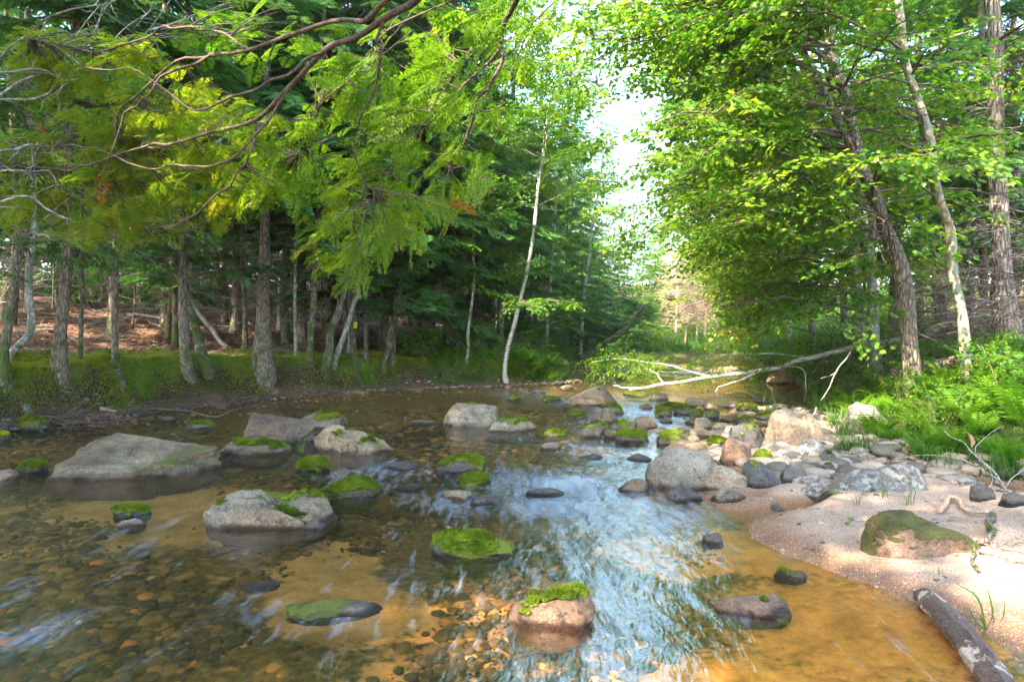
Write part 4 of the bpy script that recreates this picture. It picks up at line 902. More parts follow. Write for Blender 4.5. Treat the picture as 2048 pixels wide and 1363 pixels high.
# deeper forest: copies of six hemlocks
protos = []
for k in range(5):
    o = hemlock('hemlock_tree', 15 + k % 3, .09 + .025 * k, 2.6 + .35 * (k % 3), 200 + k, ((k - 2) * .2, .2), .52, 2.5, (B_HEM, B_MOSSY)[k % 2], dead=1.3); protos.append(o)
saps = [hemlock('hemlock_tree', 9, .035, 2.9, 220 + k, (.2 * k, .1), .55, 1.3, (B_GREY, B_HEM)[k % 2], dead=2.2) for k in range(2)]
low = [hemlock('hemlock_tree', 14, .13, .9 + .3 * k, 230 + k, (.3, 0), 1.0, 2.9, B_HEM, dead=.3, droop=.28) for k in range(3)]
used = set()
def use(src, loc, rz, sc, lab, grp):
    if src.name not in used:
        used.add(src.name); o = src; o.location = loc; o.rotation_euler = (0, 0, rz); o.scale = (sc,) * 3
    else: o = dup(src, loc, rz, sc)
    tag(o, lab, 'tree', grp); return o
rs = np.random.RandomState(12); pts = []
def free(x, y, r): 
    for (a, b, c) in pts:
        if (a - x) ** 2 + (b - y) ** 2 < max(r, c) ** 2: return False
    pts.append((x, y, r)); return True
k = 0
for tries in range(6000):
    y = rs.uniform(13, 46); x = rs.uniform(-.95, .0) * y + rs.uniform(0, 4)
    sd = xat(LEFT, min(y, 34)) - x
    if sd < 2.6 or y < 15.5 and sd < 3.5: continue
    if not free(x, y, 1.35 if y < 26 else 2.1): continue
    thin = rs.rand() < .42
    use(saps[k % 2] if thin else protos[k % 5], (x, y, th(x, y)), rs.rand() * 6.28, top_cap(x, y, th(x, y), 16, rs.uniform(.85, 1.15)), 'thin pole-like hemlock deep in the shaded left wood' if thin else 'unseen hemlock added for shade beyond the left edge of the wood', 'thin poles in the left wood' if thin else 'hemlocks deep in the left wood'); k += 1
    if k > 105: break
# hemlocks with low drooping boughs along the middle of the left shore
for i, (px, d, sc, lab) in enumerate([(770, 17.5, .9, 'hemlock with drooping blue-green boughs above the mossy point'), (905, 18.5, 1., 'hemlock with boughs reaching right over the mossy point'), (985, 21, 1., 'low-branched hemlock just behind the tall leaning birch'),
        (1075, 22.5, 1., 'low-branched hemlock right of the leaning birch'), (1130, 24.5, 1., 'bushy hemlock left of the dark low-leaning trunk'), (1165, 27, .9, 'bushy hemlock standing where the far stream bends'), (1200, 30, .85, 'farther bushy hemlock at the bend of the stream'), (1235, 33.5, .8, 'farthest hemlock of the left shore, next to the dead trees'),
        (690, 17, .85, 'hemlock with low boughs over the crossed leaning trunks'), (840, 21, 1.1, 'tall full hemlock in the middle of the left wood')]):
    x = (px - 1024) / F * d; use(low[i % 3], (x, d, th(x, d)), i * 1.7, top_cap(x, d, th(x, d), 14, sc), lab, 'low-branched hemlocks on the left shore')
# broadleaf trees over the left shore: bright green high foliage
def broad(name, px, d, h, lean, seed, leaf, tint, lab, grp, bark=B_GREY, r0=.1, n=26, L=2.6, z0=3, temps=None, size=.55, keep=clear_sky, az=None, azs=3.2, x=None, dens=1.0):
    x = (px - 1024) / F * d if x is None else x; b = np.array([x, d, th(x, d)]); top = b + np.array([lean[0], lean[1], h]); rs = np.random.RandomState(seed)
    lim = gen_limbs(b, top, b[2] + z0, b[2] + h * .98, n, L, rs, az, azs, .95, .12)
    o = limb_tree(name, [b, b + (top - b) * .35 + [lean[0] * -.1, 0, 0], b + (top - b) * .7, top], r0, .025, lim, seed, bark, leaf, temps or MS, size, tint, keep, dens); tag(o, lab, 'tree', grp); return o
GM = 'broadleaf trees over the left shore'
broad('maple_tree', 700, 16.5, 11, (.8, -.8), 401, M_MAP, .05, 'green maple rising behind the overhanging hemlock boughs', GM, z0=4.5)
broad('maple_tree', 860, 18.5, 12, (.8, -1), 402, M_MAP, .12, 'bright green maple above the middle of the left shore', GM, z0=4)
broad('maple_tree', 1000, 20, 11.5, (.6, -1), 403, M_MAP, .15, 'light green maple left of the leaning birch top', GM, z0=3.5)
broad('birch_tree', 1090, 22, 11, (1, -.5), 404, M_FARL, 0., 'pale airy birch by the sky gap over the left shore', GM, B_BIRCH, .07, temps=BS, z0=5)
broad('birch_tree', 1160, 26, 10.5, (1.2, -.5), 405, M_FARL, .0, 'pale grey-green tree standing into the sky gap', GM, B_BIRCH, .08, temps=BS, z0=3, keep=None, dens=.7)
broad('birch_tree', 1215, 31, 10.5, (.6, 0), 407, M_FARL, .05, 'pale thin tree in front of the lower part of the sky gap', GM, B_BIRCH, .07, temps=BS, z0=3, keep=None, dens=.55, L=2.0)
broad('maple_tree', 560, 19, 14, (0, 0), 406, M_MAP, 0., 'dark green maple high among the left hemlocks', GM, z0=6, L=3)

# ---------------------------------------------------------------- right bank
GR = 'trees on the right bank'
def rt(px, py): return gp(px, py)
def xyz(px, py, d): return pt(px, py, d)
# double-trunked tree leaning over the stream
b = gp(1832, 742)
b[1] = 9.8; b[0] = (1832 - 1024) / F * b[1]; b[2] = th(b[0], b[1])
tp = [b, xyz(1800, 560, 9.8), xyz(1762, 440, 9.8), xyz(1728, 340, 9.8), xyz(1690, 200, 9.9), xyz(1655, 80, 10.0), xyz(1630, -60, 10.2)]
fk = [[xyz(1745, 395, 9.8), xyz(1700, 300, 9.75), xyz(1655, 210, 9.8), xyz(1622, 130, 9.9), xyz(1600, -20, 10)]]
rs = np.random.RandomState(5); sp = spline(tp, 50); lim = []
for i in range(34):
    t = rs.uniform(.22, 1); a = sp[int(t * 49)]; th_ = math.pi + rs.normal(0, .75); l = rs.uniform(1.8, 4.6) * (1.0 if t > .4 else .8)
    lim.append((a, a + np.array([math.cos(th_) * l, math.sin(th_) * l * 1.1, -l * rs.uniform(.0, .30)]), .22, .95))
for i in range(16):
    t = rs.uniform(.3, 1); a = sp[int(t * 49)]; th_ = rs.uniform(-1.5, 1.5); l = rs.uniform(1.2, 2.6); lim.append((a, a + np.array([math.cos(th_) * l, math.sin(th_) * l, -l * .1]), .2, .8))
for (q1, d1) in (((1120, 20), 8.6), ((1165, 75), 9.2), ((1085, -25), 8.2), ((1215, 60), 9.8), ((1250, 10), 9.0), ((1150, -30), 9.0)): lim.append((sp[int(rs.uniform(.78, 1) * 49)], xyz(*q1, d1), .12, .8))
o = limb_tree('maple_tree', tp, .135, .05, lim, 501, B_HEM, M_MAP, MS, .50, .16, trunks_clear, .7, forks=[(fk[0], .06, .035)]); tag(o, 'forked maple leaning out over the stream, its lower trunk dark and furrowed', 'tree', GR)
# slim tan trunk
b = np.array([(1937 - 1024) / F * 8.9, 8.9, 0]); b[2] = th(b[0], b[1])
tp = [b, xyz(1925, 640, 8.9), xyz(1905, 520, 8.9), xyz(1880, 400, 8.85), xyz(1850, 270, 8.8), xyz(1822, 150, 8.8), xyz(1796, 0, 8.8), xyz(1770, -150, 8.9)]
sp = spline(tp, 50); lim = []
for i in range(20):
    t = rs.uniform(.45, 1); a = sp[int(t * 49)]; th_ = math.pi + rs.normal(0, .9); l = rs.uniform(1.2, 3.2)
    lim.append((a, a + np.array([math.cos(th_) * l, math.sin(th_) * l, -l * rs.uniform(-.1, .25)]), .2, .8))
for (q0, q1) in (((1862, 310), (1680, 235)), ((1858, 285), (1600, 258)), ((1878, 400), (1760, 330)), ((1830, 200), (1700, 190))): lim.append((xyz(*q0, 8.85), xyz(*q1, 8.3), .1, .3))
o = limb_tree('maple_tree', tp, .072, .045, lim, 502, B_TAN, M_MAP, MS, .46, .14, trunks_clear, .7, flare=.3); tag(o, 'slim tan and grey maple trunk rising from the ferns at right', 'tree', GR)
# big furrowed conifer at the right edge
b = np.array([(2022 - 1024) / F * 10.8, 10.8, 0]); b[2] = th(b[0], b[1])
o = hemlock('pine_tree', 17, .24, 4.6, 510, (-1.4, .4), .8, 3.0, B_BIG, dead=3.0); o.location = b; tag(o, 'massive furrowed pine trunk at the right edge, ringed with dead boughs', 'tree', GR)
for i, (px, d, h, r, lab) in enumerate([(1880, 14, 13, .14, 'dark hemlock behind the slim tan maple'), (2030, 14.5, 14, .15, 'dark hemlock behind the massive pine'), (1960, 13, 13, .11, 'shaded hemlock between the tan maple and the pine'), (1790, 16.5, 13, .15, 'dark hemlock behind the forked maple'), (1990, 18, 15, .18, 'farther hemlock up the right slope'), (1930, 21, 15, .2, 'farthest hemlock of the right slope'), (1840, 20, 15, .16, 'hemlock high on the right slope above the forked maple'), (2110, 11.5, 13, .14, 'hemlock standing just outside the right edge')]):
    x = (px - 1024) / F * d; o = hemlock('hemlock_tree', h, r, 1.9 + .4 * (i % 3), 520 + i, (0, 0), .85, 2.5, B_HEM, dead=1.4); o.location = (x, d, th(x, d)); tag(o, lab, 'tree', 'hemlocks on the right slope')
# maples along the right shore, their boughs reaching over the water
GR2 = 'maples along the right shore'
for i, (x, d, h, L, tint, lf, lab, z0, n) in enumerate([
    (6.6, 12.2, 8.5, 4.4, .0, M_MAP, 'dense green maple next behind the forked maple', 1.3, 44),
    (7.6, 14.6, 9.5, 5.2, .25, M_MAPY, 'yellow-green maple with layered boughs over the pool', 1.5, 50),
    (8.6, 17.4, 10.5, 5.2, .25, M_MAPY, 'sunlit maple behind the tan boulder of the pool', 1.2, 50),
    (9.3, 21, 11, 5.0, .2, M_MAPY, 'tall yellow-green maple farther along the right shore', 1.0, 46),
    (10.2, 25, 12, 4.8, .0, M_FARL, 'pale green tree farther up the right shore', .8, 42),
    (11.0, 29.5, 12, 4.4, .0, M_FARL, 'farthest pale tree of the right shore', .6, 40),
    (10.5, 15.5, 13, 4.0, -.1, M_MAP, 'dark green maple up the right slope', 3, 36),
    (12.5, 20, 14, 4.2, -.1, M_MAP, 'maple high on the right slope', 3, 36),
    (5.6, 6.2, 10.0, 3.8, .1, M_MAP, 'tall maple rooted beyond the right edge, its high boughs over the picture', 4.4, 30)]):
    b = np.array([x, d, th(x, d)]); rs = np.random.RandomState(600 + i); top = b + [-1.4, -.3, h]
    lim = gen_limbs(b, top, b[2] + z0, b[2] + h, int(n * .8), L, rs, math.pi, 1.25, 1.0, -.10, .28)
    o = limb_tree('maple_tree', [b, b + [-.3, 0, h * .33], b + [-.8, -.1, h * .66], top], .13, .03, lim, 600 + i, B_GREY, lf, MS, .55 if d < 20 else .7, tint + .06, trunks_clear, .68); tag(o, lab, 'tree', GR2)
# far end of the valley
GF = 'trees closing the far end of the stream'
fars = []
for k in range(3):
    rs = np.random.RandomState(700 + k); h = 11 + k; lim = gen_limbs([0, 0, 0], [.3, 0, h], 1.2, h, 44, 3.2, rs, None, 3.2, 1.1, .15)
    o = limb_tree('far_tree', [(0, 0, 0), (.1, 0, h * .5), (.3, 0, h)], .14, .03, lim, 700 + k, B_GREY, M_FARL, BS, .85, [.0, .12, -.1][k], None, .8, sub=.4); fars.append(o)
rs = np.random.RandomState(77); pts = []; k = 0
for tries in range(4000):
    y = rs.uniform(39, 90); x = rs.uniform(-.15, .75) * y
    if k < 9: x = rs.uniform(.13, .35) * y; y = rs.uniform(39, 60)
    if not free(x, y, 3.0): continue
    zg = th(x, y); sc = rs.uniform(.75, 1.1); px = 1024 + F * x / y
    if 1150 < px < 1345: sc = min(sc, max(.45, ((HORIZ - 455) / F * y + CAMZ - zg) / 13))
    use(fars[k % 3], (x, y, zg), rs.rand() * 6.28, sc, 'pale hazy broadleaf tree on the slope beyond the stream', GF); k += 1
    if k > 70: break
pts = []
for tries in range(600):
    y = rs.uniform(36, 60); x = rs.uniform(-.7, .10) * y
    if free(x, y, 3.2): use(protos[tries % 5], (x, y, th(x, y)), rs.rand() * 6, top_cap(x, y, th(x, y), 16, rs.uniform(.9, 1.2)), 'unseen hemlock added for shade beyond the left edge of the wood', 'hemlocks deep in the left wood')
# dead brown conifers at the far end
g_ = 'dead brown conifers at the far end'
for i, (px, d, h, lab) in enumerate([(1372, 34.5, 5.2, 'bare brown dead conifer, leftmost of the dead group'), (1390, 35, 6.4, 'tallest bare dead conifer with a reddish trunk'), (1408, 37, 5.4, 'bare dead conifer right of the tallest dead one'), (1430, 38, 4.6, 'small bare dead conifer nearest the green shrubs'), (1350, 38, 5, 'faint bare conifer behind the dead group')]):
    x = (px - 1024) / F * d; rs = np.random.RandomState(800 + i); root = link(bpy.data.objects.new('dead_tree', None)); root.location = (x, d, th(x, d)); T = MB(); D = MB()
    trunk_tube(T, [(0, 0, -.2), (.1, 0, h * .5), ((-1) ** i * .3, 0, h)], .10, .015, 8, 14, .3, .05, i); T.build('trunk', B_TANW, root, True)
    n = 130; z = rs.uniform(1.0, h, n); a = rs.rand(n) * 6.28; L = (1 - z / h * .75) * rs.uniform(.5, 1.7, n); dd = np.stack([np.cos(a), np.sin(a), rs.uniform(-.1, .35, n)], 1); s = np.linspace(0, 1, 4)
    P = np.stack([z * 0, z * 0, z], 1)[:, None] + dd[:, None] * (L[:, None] * s)[:, :, None]; V, Q = tubes(P, np.linspace(.014, .006, 4)[None] * np.ones((n, 1)), 3); D.add(V, Q)
    k2 = rs.randint(0, n, n * 7); b = P[k2, rs.randint(1, 4, n * 7)]; d2 = dd[k2] + rs.normal(0, .7, (n * 7, 3)); P2 = b[:, None] + d2[:, None] * (rs.uniform(.1, .35, n * 7)[:, None] * np.linspace(0, 1, 3))[:, :, None]
    V, Q = tubes(P2, np.full((n * 7, 3), .005), 3); D.add(V, Q); D.build('bare_branches', B_TANW, root); tag(root, lab, 'tree', g_)

# ---------------------------------------------------------------- hemlock whose boughs hang across the top left; its trunk stands right of the camera
root = link(bpy.data.objects.new('hemlock_tree', None)); rb = np.array([1.9, -1.6, th(1.9, -1.6)]); root.location = rb
T = MB(); trunk_tube(T, [(0, 0, -.3), (-.1, .1, 3), (-.25, .25, 6), (-.3, .3, 11)], .21, .1, 16, 24, .5, .04, 9); T.build('trunk', B_HEM, root, True)
limbs_px = [
 [(None), (900, -60, 3.3), (838, 0, 3.7), (745, 55, 4.1), (655, 100, 4.5), (590, 165, 4.8), (515, 243, 5.1), (430, 266, 5.4), (350, 285, 5.6), (290, 300, 5.9)],
 [(None), (850, -70, 3.6), (745, 25, 4.0), (690, 38, 4.2), (600, 62, 4.5), (500, 100, 4.9), (430, 105, 5.2), (350, 130, 5.5), (270, 195, 5.8), (232, 260, 6.0), (215, 340, 6.2)],
 [(None), (1045, -60, 3.9), (1022, 30, 4.4), (1003, 95, 4.6), (990, 160, 4.7), (955, 220, 4.9), (920, 290, 5.2), (905, 330, 5.4)],
 [(None), (1010, -40, 4.4), (960, 60, 4.8), (900, 160, 5.2), (830, 280, 5.6), (770, 370, 6.0), (720, 440, 6.3), (690, 520, 6.6)],
 [(None), (960, -50, 3.8), (850, 20, 4.4), (760, 70, 4.8), (720, 130, 5.1), (640, 210, 5.5), (600, 300, 5.9)],
 [(None), (1150, -60, 4.4), (1110, 10, 4.8), (1060, 60, 5.0), (1020, 140, 5.3), (985, 260, 5.6)],
]
subs_px = [
 [(512, 245, 5.1), (505, 300, 5.15), (470, 350, 5.3), (425, 400, 5.5), (372, 440, 5.6), (320, 458, 5.7), (292, 462, 5.8)],
 [(768, 45, 4.0), (757, 110, 4.1), (745, 180, 4.3), (728, 240, 4.5), (715, 290, 4.6), (722, 340, 4.8), (740, 372, 4.9)],
 [(430, 105, 5.2), (340, 150, 5.3), (290, 200, 5.4), (250, 225, 5.5), (228, 280, 5.6), (200, 350, 5.7), (170, 410, 5.8)],
 [(655, 100, 4.5), (560, 160, 4.6), (470, 190, 4.8), (380, 215, 5.0), (280, 140, 5.2), (180, 135, 5.5), (90, 90, 5.8)],
 [(590, 165, 4.8), (480, 300, 5.0), (400, 330, 5.3), (300, 330, 5.6), (180, 300, 5.9), (60, 310, 6.2)],
 [(350, 285, 5.6), (260, 300, 5.8), (150, 340, 6.1), (60, 330, 6.3), (-30, 350, 6.5)],
 [(1003, 95, 4.6), (930, 170, 4.8), (870, 240, 5.1), (800, 300, 5.4), (740, 400, 5.8)],
 [(500, 100, 4.9), (420, 60, 5.1), (330, 60, 5.4), (200, 100, 5.7), (60, 80, 6.0)],
 [(920, 290, 5.2), (900, 330, 5.3), (945, 340, 5.3), (968, 388, 5.4)],
]
Bm = MB(); nodes = []; nd_dir = []
hub = [np.array([-.25, .25, 5.0]), np.array([-.25, .25, 5.7]), np.array([-.2, .2, 4.6]), np.array([-.25, .25, 6.2]), np.array([-.28, .28, 6.8]), np.array([-.2, .2, 5.3])]
rad_l = [(.026, .008), (.018, .006), (.018, .009), (.004, .004), (.004, .004), (.004, .005)]
for li, (pp, hb_, rr_) in enumerate(zip(limbs_px, hub, rad_l)):
    q = [pt(*c) - rb for c in pp[1:]]; dn = q[0] - q[1]; dn /= np.linalg.norm(dn); m_ = [q[0] + (hb_ - q[0]) * w + dn * 1.2 * w * (1 - w) for w in (1, .85, .7, .55, .4, .27, .15, .07)]; q = m_ + q; s_ = spline(q, 64, .035, li); t = np.linspace(0, 1, 64); V, Q = tubes(s_, rr_[0] * (1 - t) ** .8 + rr_[1], 8); Bm.add(V, Q)
    sel = s_[30:]; nodes.append(sel); nd_dir.append(np.gradient(sel, axis=0))
for li, pp in enumerate(subs_px):
    q = [pt(*c) - rb for c in pp]; s_ = spline(q, 40, .03, 50 + li); t = np.linspace(0, 1, 40); V, Q = tubes(s_, .008 * (1 - t) + .0035, 6); Bm.add(V, Q); nodes.append(s_); nd_dir.append(np.gradient(s_, axis=0))
nodes = np.concatenate(nodes); nd_dir = np.concatenate(nd_dir); nd_dir /= np.linalg.norm(nd_dir, axis=1, keepdims=True)
rs = np.random.RandomState(91)
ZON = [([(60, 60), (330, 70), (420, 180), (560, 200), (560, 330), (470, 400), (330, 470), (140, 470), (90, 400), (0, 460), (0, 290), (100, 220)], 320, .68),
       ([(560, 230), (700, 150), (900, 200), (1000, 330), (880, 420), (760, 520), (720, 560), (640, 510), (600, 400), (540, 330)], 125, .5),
       ([(420, -10), (1120, -10), (1110, 120), (1000, 230), (800, 200), (600, 160), (470, 130)], 90, .4), ([(300, 290), (560, 250), (620, 360), (500, 440), (360, 440)], 45, .55)]  # last value is the tint, raised where sprays are painted as sunlit
SP, SD, SS, ST = [], [], [], []; TW = []
for (poly, n, tb) in ZON:
    k = 0; xs = [p[0] for p in poly]; ys = [p[1] for p in poly]
    while k < n:
        x, y = rs.uniform(min(xs), max(xs)), rs.uniform(min(ys), max(ys))
        if not inpoly(np.array([x]), np.array([y]), poly)[0]: continue
        d = 4.6 + 1.9 * (1 - min(max(x, 0), 1000) / 1000) + rs.uniform(-.5, .9) + (y / 500) * .6; p = pt(x, y, d) - rb; k += 1
        D = np.linalg.norm(nodes - p, axis=1) + .35 * np.abs(nodes[:, 2] - p[2]); j = np.argmin(D); a = nodes[j]
        if np.linalg.norm(p - a) > 2.4: continue
        L = p - a; m = a + L * .5 + nd_dir[j] * .15 * np.linalg.norm(L); TW.append(spline([a, m, p], 7, .008, k)); dirv = L / (np.linalg.norm(L) + 1e-6) * .6 + nd_dir[j] * .6 + np.array([-.45, .1, .0])
        for i in range(2):
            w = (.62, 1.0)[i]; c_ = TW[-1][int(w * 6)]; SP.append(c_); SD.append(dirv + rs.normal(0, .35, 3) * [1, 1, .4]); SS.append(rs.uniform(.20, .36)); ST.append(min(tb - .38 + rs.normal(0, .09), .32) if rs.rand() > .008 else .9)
TW = np.array(TW); V, Q = tubes(TW, np.linspace(.006, .002, 7)[None] * np.ones((len(TW), 1)), 4); Bm.add(V, Q); Bm.build('boughs', B_TWIG, root, True)
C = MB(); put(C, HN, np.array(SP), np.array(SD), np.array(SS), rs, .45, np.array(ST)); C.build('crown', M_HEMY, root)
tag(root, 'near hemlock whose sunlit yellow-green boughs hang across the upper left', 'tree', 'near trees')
# grey lichen-hung dead boughs in the upper left corner
root = link(bpy.data.objects.new('dead_tree', None)); rb = np.array([-6.6, 5.2, th(-6.6, 5.2)]); root.location = rb
T = MB(); trunk_tube(T, [(0, 0, -.3), (.1, .1, 3), (.1, .3, 7)], .13, .06, 12, 20, .4, .04, 19); T.build('trunk', B_GREY, root, True); Bm = MB()
gb = [[(-60, 150, 6.2), (0, 110, 6.3), (60, 60, 6.3), (130, 25, 6.2), (210, 8, 6.1), (260, -10, 6)], [(-60, 240, 6), (60, 150, 6.2), (130, 140, 6.3), (240, 100, 6.4), (290, 60, 6.4), (340, -5, 6.4)], [(-60, 200, 6), (20, 198, 6.1), (100, 185, 6.2), (160, 90, 6.3), (200, 40, 6.3), (225, -5, 6.3)],
      [(-60, 300, 6), (30, 300, 6.1), (120, 292, 6.3), (200, 305, 6.4), (260, 340, 6.5)], [(-60, 130, 6), (10, 148, 6), (80, 140, 6.1), (150, 155, 6.2), (240, 60, 6.4), (300, 20, 6.5)], [(-60, 360, 6), (20, 340, 6), (90, 345, 6.2), (160, 400, 6.4), (250, 420, 6.6)], [(-60, 420, 6), (60, 395, 6.2), (200, 470, 6.4), (300, 440, 6.6), (420, 470, 6.9)],
      [(300, 60, 6.6), (420, 20, 6.9), (520, -10, 7)], [(330, 385, 7), (380, 320, 7.1), (470, 270, 7.3), (600, 260, 7.4)]]
allp = []
for i, q in enumerate(gb):
    s_ = spline([pt(*c) - rb for c in q], 26, .03, 70 + i); t = np.linspace(0, 1, 26); V, Q = tubes(s_, .008 * (1 - t) + .004, 6); Bm.add(V, Q); allp.append(s_)
allp = np.concatenate(allp); n = 150; k = rs.randint(0, len(allp), n); b = allp[k]; dd = rs.normal(0, 1, (n, 3)); dd /= np.linalg.norm(dd, axis=1, keepdims=True); L = rs.uniform(.12, .6, n); s = np.linspace(0, 1, 5)
P = b[:, None] + dd[:, None] * (L[:, None] * s)[:, :, None] + rs.normal(0, .015, (n, 5, 3)) * s[None, :, None]; P[:, :, 2] -= .15 * L[:, None] * s ** 2; V, Q = tubes(P, np.linspace(.0045, .0016, 5)[None] * np.ones((n, 1)), 4); Bm.add(V, Q)
Bm.build('bare_boughs', B_GREY, root, True)
tag(root, 'grey lichened dead boughs reaching in from the upper left edge', 'tree', 'near trees')
# ---------------------------------------------------------------- ferns, shrubs, grass, moss, twigs
def fern_tpl(seed, nf=8, L=.62, up=.75):
    rs = np.random.RandomState(seed); mb = MB()
    for f in range(nf):
        a = f * 6.28 / nf + rs.normal(0, .25); l = L * rs.uniform(.75, 1.15); u = up * rs.uniform(.7, 1.5); s = np.linspace(0, 1, 9)
        rad_ = l * (.35 * s + .50 * s ** 1.6); z = l * (u * s * 1.25 - .62 * u * s ** 2.6); R_ = np.array([math.cos(a), math.sin(a), 0.]); Sd = np.array([-math.sin(a), math.cos(a), 0.])
        P = R_ * rad_[:, None] + np.array([0, 0, 1.]) * z[:, None]; V, Q = tubes(P, np.linspace(.0035, .001, 9), 3); mb.add(V, Q, .3)
        n = 16; vs = []; ts = []; av = []
        for j in range(n):
            w = .12 + .86 * j / n; q = np.array([np.interp(w, s, P[:, k]) for k in range(3)]); q2 = np.array([np.interp(min(1, w + .05), s, P[:, k]) for k in range(3)]); T_ = (q2 - q); T_ /= np.linalg.norm(T_) + 1e-9
            pl_ = l * .27 * math.sin(min(1, w * 1.25 + .18) * 3.0) ** .8 * (1.15 - w * .75) + .008
            for sg in (-1, 1):
                d = Sd * sg * .93 + T_ * .38 + np.array([0, 0, -.12]); m = 5
                k0 = len(vs); wd = pl_ * .11 + .003      # each pinna a lance-shaped leaflet
                vs.extend([q, q + d * pl_ * .3 + T_ * wd, q + d * pl_ * .65 + T_ * wd * .7 + [0, 0, -.004], q + d * pl_ + [0, 0, -.015], q + d * pl_ * .65 - T_ * wd * .7 + [0, 0, -.004], q + d * pl_ * .3 - T_ * wd]); ts.extend([[k0, k0 + 1, k0 + 5], [k0 + 1, k0 + 2, k0 + 5], [k0 + 2, k0 + 4, k0 + 5], [k0 + 2, k0 + 3, k0 + 4]]); av.extend([.25 + w * .4 + rs.rand() * .15] * 6)
        mb.add(np.array(vs), np.array(ts), np.array(av))
    return mb.data('fern', M_FERN)
FE = [fern_tpl(k, 7 + k % 3, .6) for k in range(5)]
def fern(loc, sc, rz, lab, grp, k):
    o = link(bpy.data.objects.new('fern', FE[k % 5])); o.location = loc; o.scale = (sc,) * 3; o.rotation_euler = (rnd.uniform(-.15, .15), rnd.uniform(-.15, .15), rz); return tag(o, lab, 'fern', grp)
rnd = random.Random(4); rs = np.random.RandomState(44); pts = []; k = 0
for tries in range(9000):
    x, y = rs.uniform(3.8, 9.5), rs.uniform(4.2, 11.2)
    sf = (x - xat(FOOT, y))
    px = 1024 + F * x / y
    if sf < .12 or sf > 3.0 or px > 2150 or (px < 1760 and y < 8 and sf < .1) or y < 6.0: continue
    if px < 1690 or not free(x, y, .30 + .03 * sf): continue
    front = sf < .6
    fern((x, y, th(x, y) - .02), rs.uniform(.6, 1.3) if not front else rs.uniform(.6, .95), rs.rand() * 6.28, 'bright fern at the front edge of the fern bank above the stones' if front else 'green fern in the thick of the right bank', 'ferns along the front of the right bank' if front else 'ferns covering the right bank', k); k += 1
    if k > 110: break
for i, (px, py, sc, lab) in enumerate([(1045, 728, 1.2, 'tall fern on the mossy point right of the leaning birch'), (1075, 738, 1.1, 'fern behind the grass of the mossy point'), (1062, 760, .9, 'broad-leaved fern hanging at the water below the leaning birch'), (1022, 745, .8, 'small fern at the foot of the leaning birch'), (905, 715, .8, 'fern under the thin lichened sapling'), (870, 722, .7, 'fern left of the thin lichened sapling'), (1098, 735, .9, 'fern near the end of the mossy point'), (975, 722, .8, 'fern just left of the leaning birch')]):
    fern(gp(px, py), sc, i, lab, 'ferns on the mossy point', i)
# shrubs: leafy bushes
def shrub_tpl(seed, leaf, n=190, temps=None, r=.6, h=.9, sz=.32):
    rs = np.random.RandomState(seed); mb = MB(); ns = 9; a = rs.rand(ns) * 6.28; tip = np.stack([np.cos(a) * r * rs.uniform(.4, 1, ns), np.sin(a) * r * rs.uniform(.4, 1, ns), h * rs.uniform(.6, 1, ns)], 1); s = np.linspace(0, 1, 5)
    P = tip[:, None] * s[None, :, None] * np.array([1, 1, 1]); P[:, :, 2] = tip[:, None, 2] * s ** .8; V, Q = tubes(P, np.linspace(.008, .003, 5)[None] * np.ones((ns, 1)), 4)
    i = rs.randint(0, ns, n // 6); w = rs.uniform(.3, 1, n // 6); pos = tip[i] * w[:, None] + rs.normal(0, .07, (len(i), 3)); d = np.c_[tip[i][:, :2] * 1.5, np.full(len(i), .1)] + rs.normal(0, .5, (len(i), 3)) * [1, 1, .3]
    put(mb, temps, pos, d, rs.uniform(.7, 1.2, len(i)) * sz, rs, .4, rs.normal(.0, .08, len(i))); nl = sum(len(t) for t in mb.T)
    mb.add(V, Q, .0); me = mb.data('shrub', [leaf, B_TWIG], mi=np.r_[np.zeros(nl), np.ones(len(Q))]); return me
SHM = [shrub_tpl(k, M_MAP, 260, MS, .65, .9, .4) for k in range(3)]; SHB = [shrub_tpl(10 + k, M_MAPY, 260, BS, .6, .8, .38) for k in range(3)]; SHG = [shrub_tpl(20 + k, M_GRASS, 200, BS, .5, .5, .3) for k in range(2)]
def shrub(me, loc, sc, rz, lab, grp): 
    o = link(bpy.data.objects.new('shrub', me)); o.location = loc; o.scale = (sc,) * 3; o.rotation_euler = (0, 0, rz); return tag(o, lab, 'shrub', grp)
pts = []; k = 0
for tries in range(3000):      # right shore thicket
    y = rs.uniform(10.5, 33); x = xat(RIGHT, y) + rs.uniform(.2, 3.6)
    if not free(x, y, .5 + y * .010): continue
    shrub(SHB[k % 3], (x, y, th(x, y) - .05), rs.uniform(.8, 1.6) * (.55 if y < 15.5 else 1), rs.rand() * 6, 'leafy bush in the thicket along the far right shore', 'bushes of the right shore thicket'); k += 1
    if k > 120: break
for i, (px, py, sc, lab) in enumerate([(1700, 800, .7, 'leafy bush above the lichened boulder'), (1740, 775, .8, 'leafy bush at the foot of the forked maple'), (1690, 770, .7, 'leafy bush over the pool edge'), (1790, 760, .8, 'leafy bush right of the forked maple foot'), (1660, 745, .8, 'leafy bush at the far corner of the pool'), (1880, 745, .6, 'leafy bush left of the slim tan trunk')]):
    shrub((SHB, SHM)[i % 2][i % 3], gp(px, py), sc, i * 1.3, lab, 'bushes of the right bank')
pts = []; k = 0
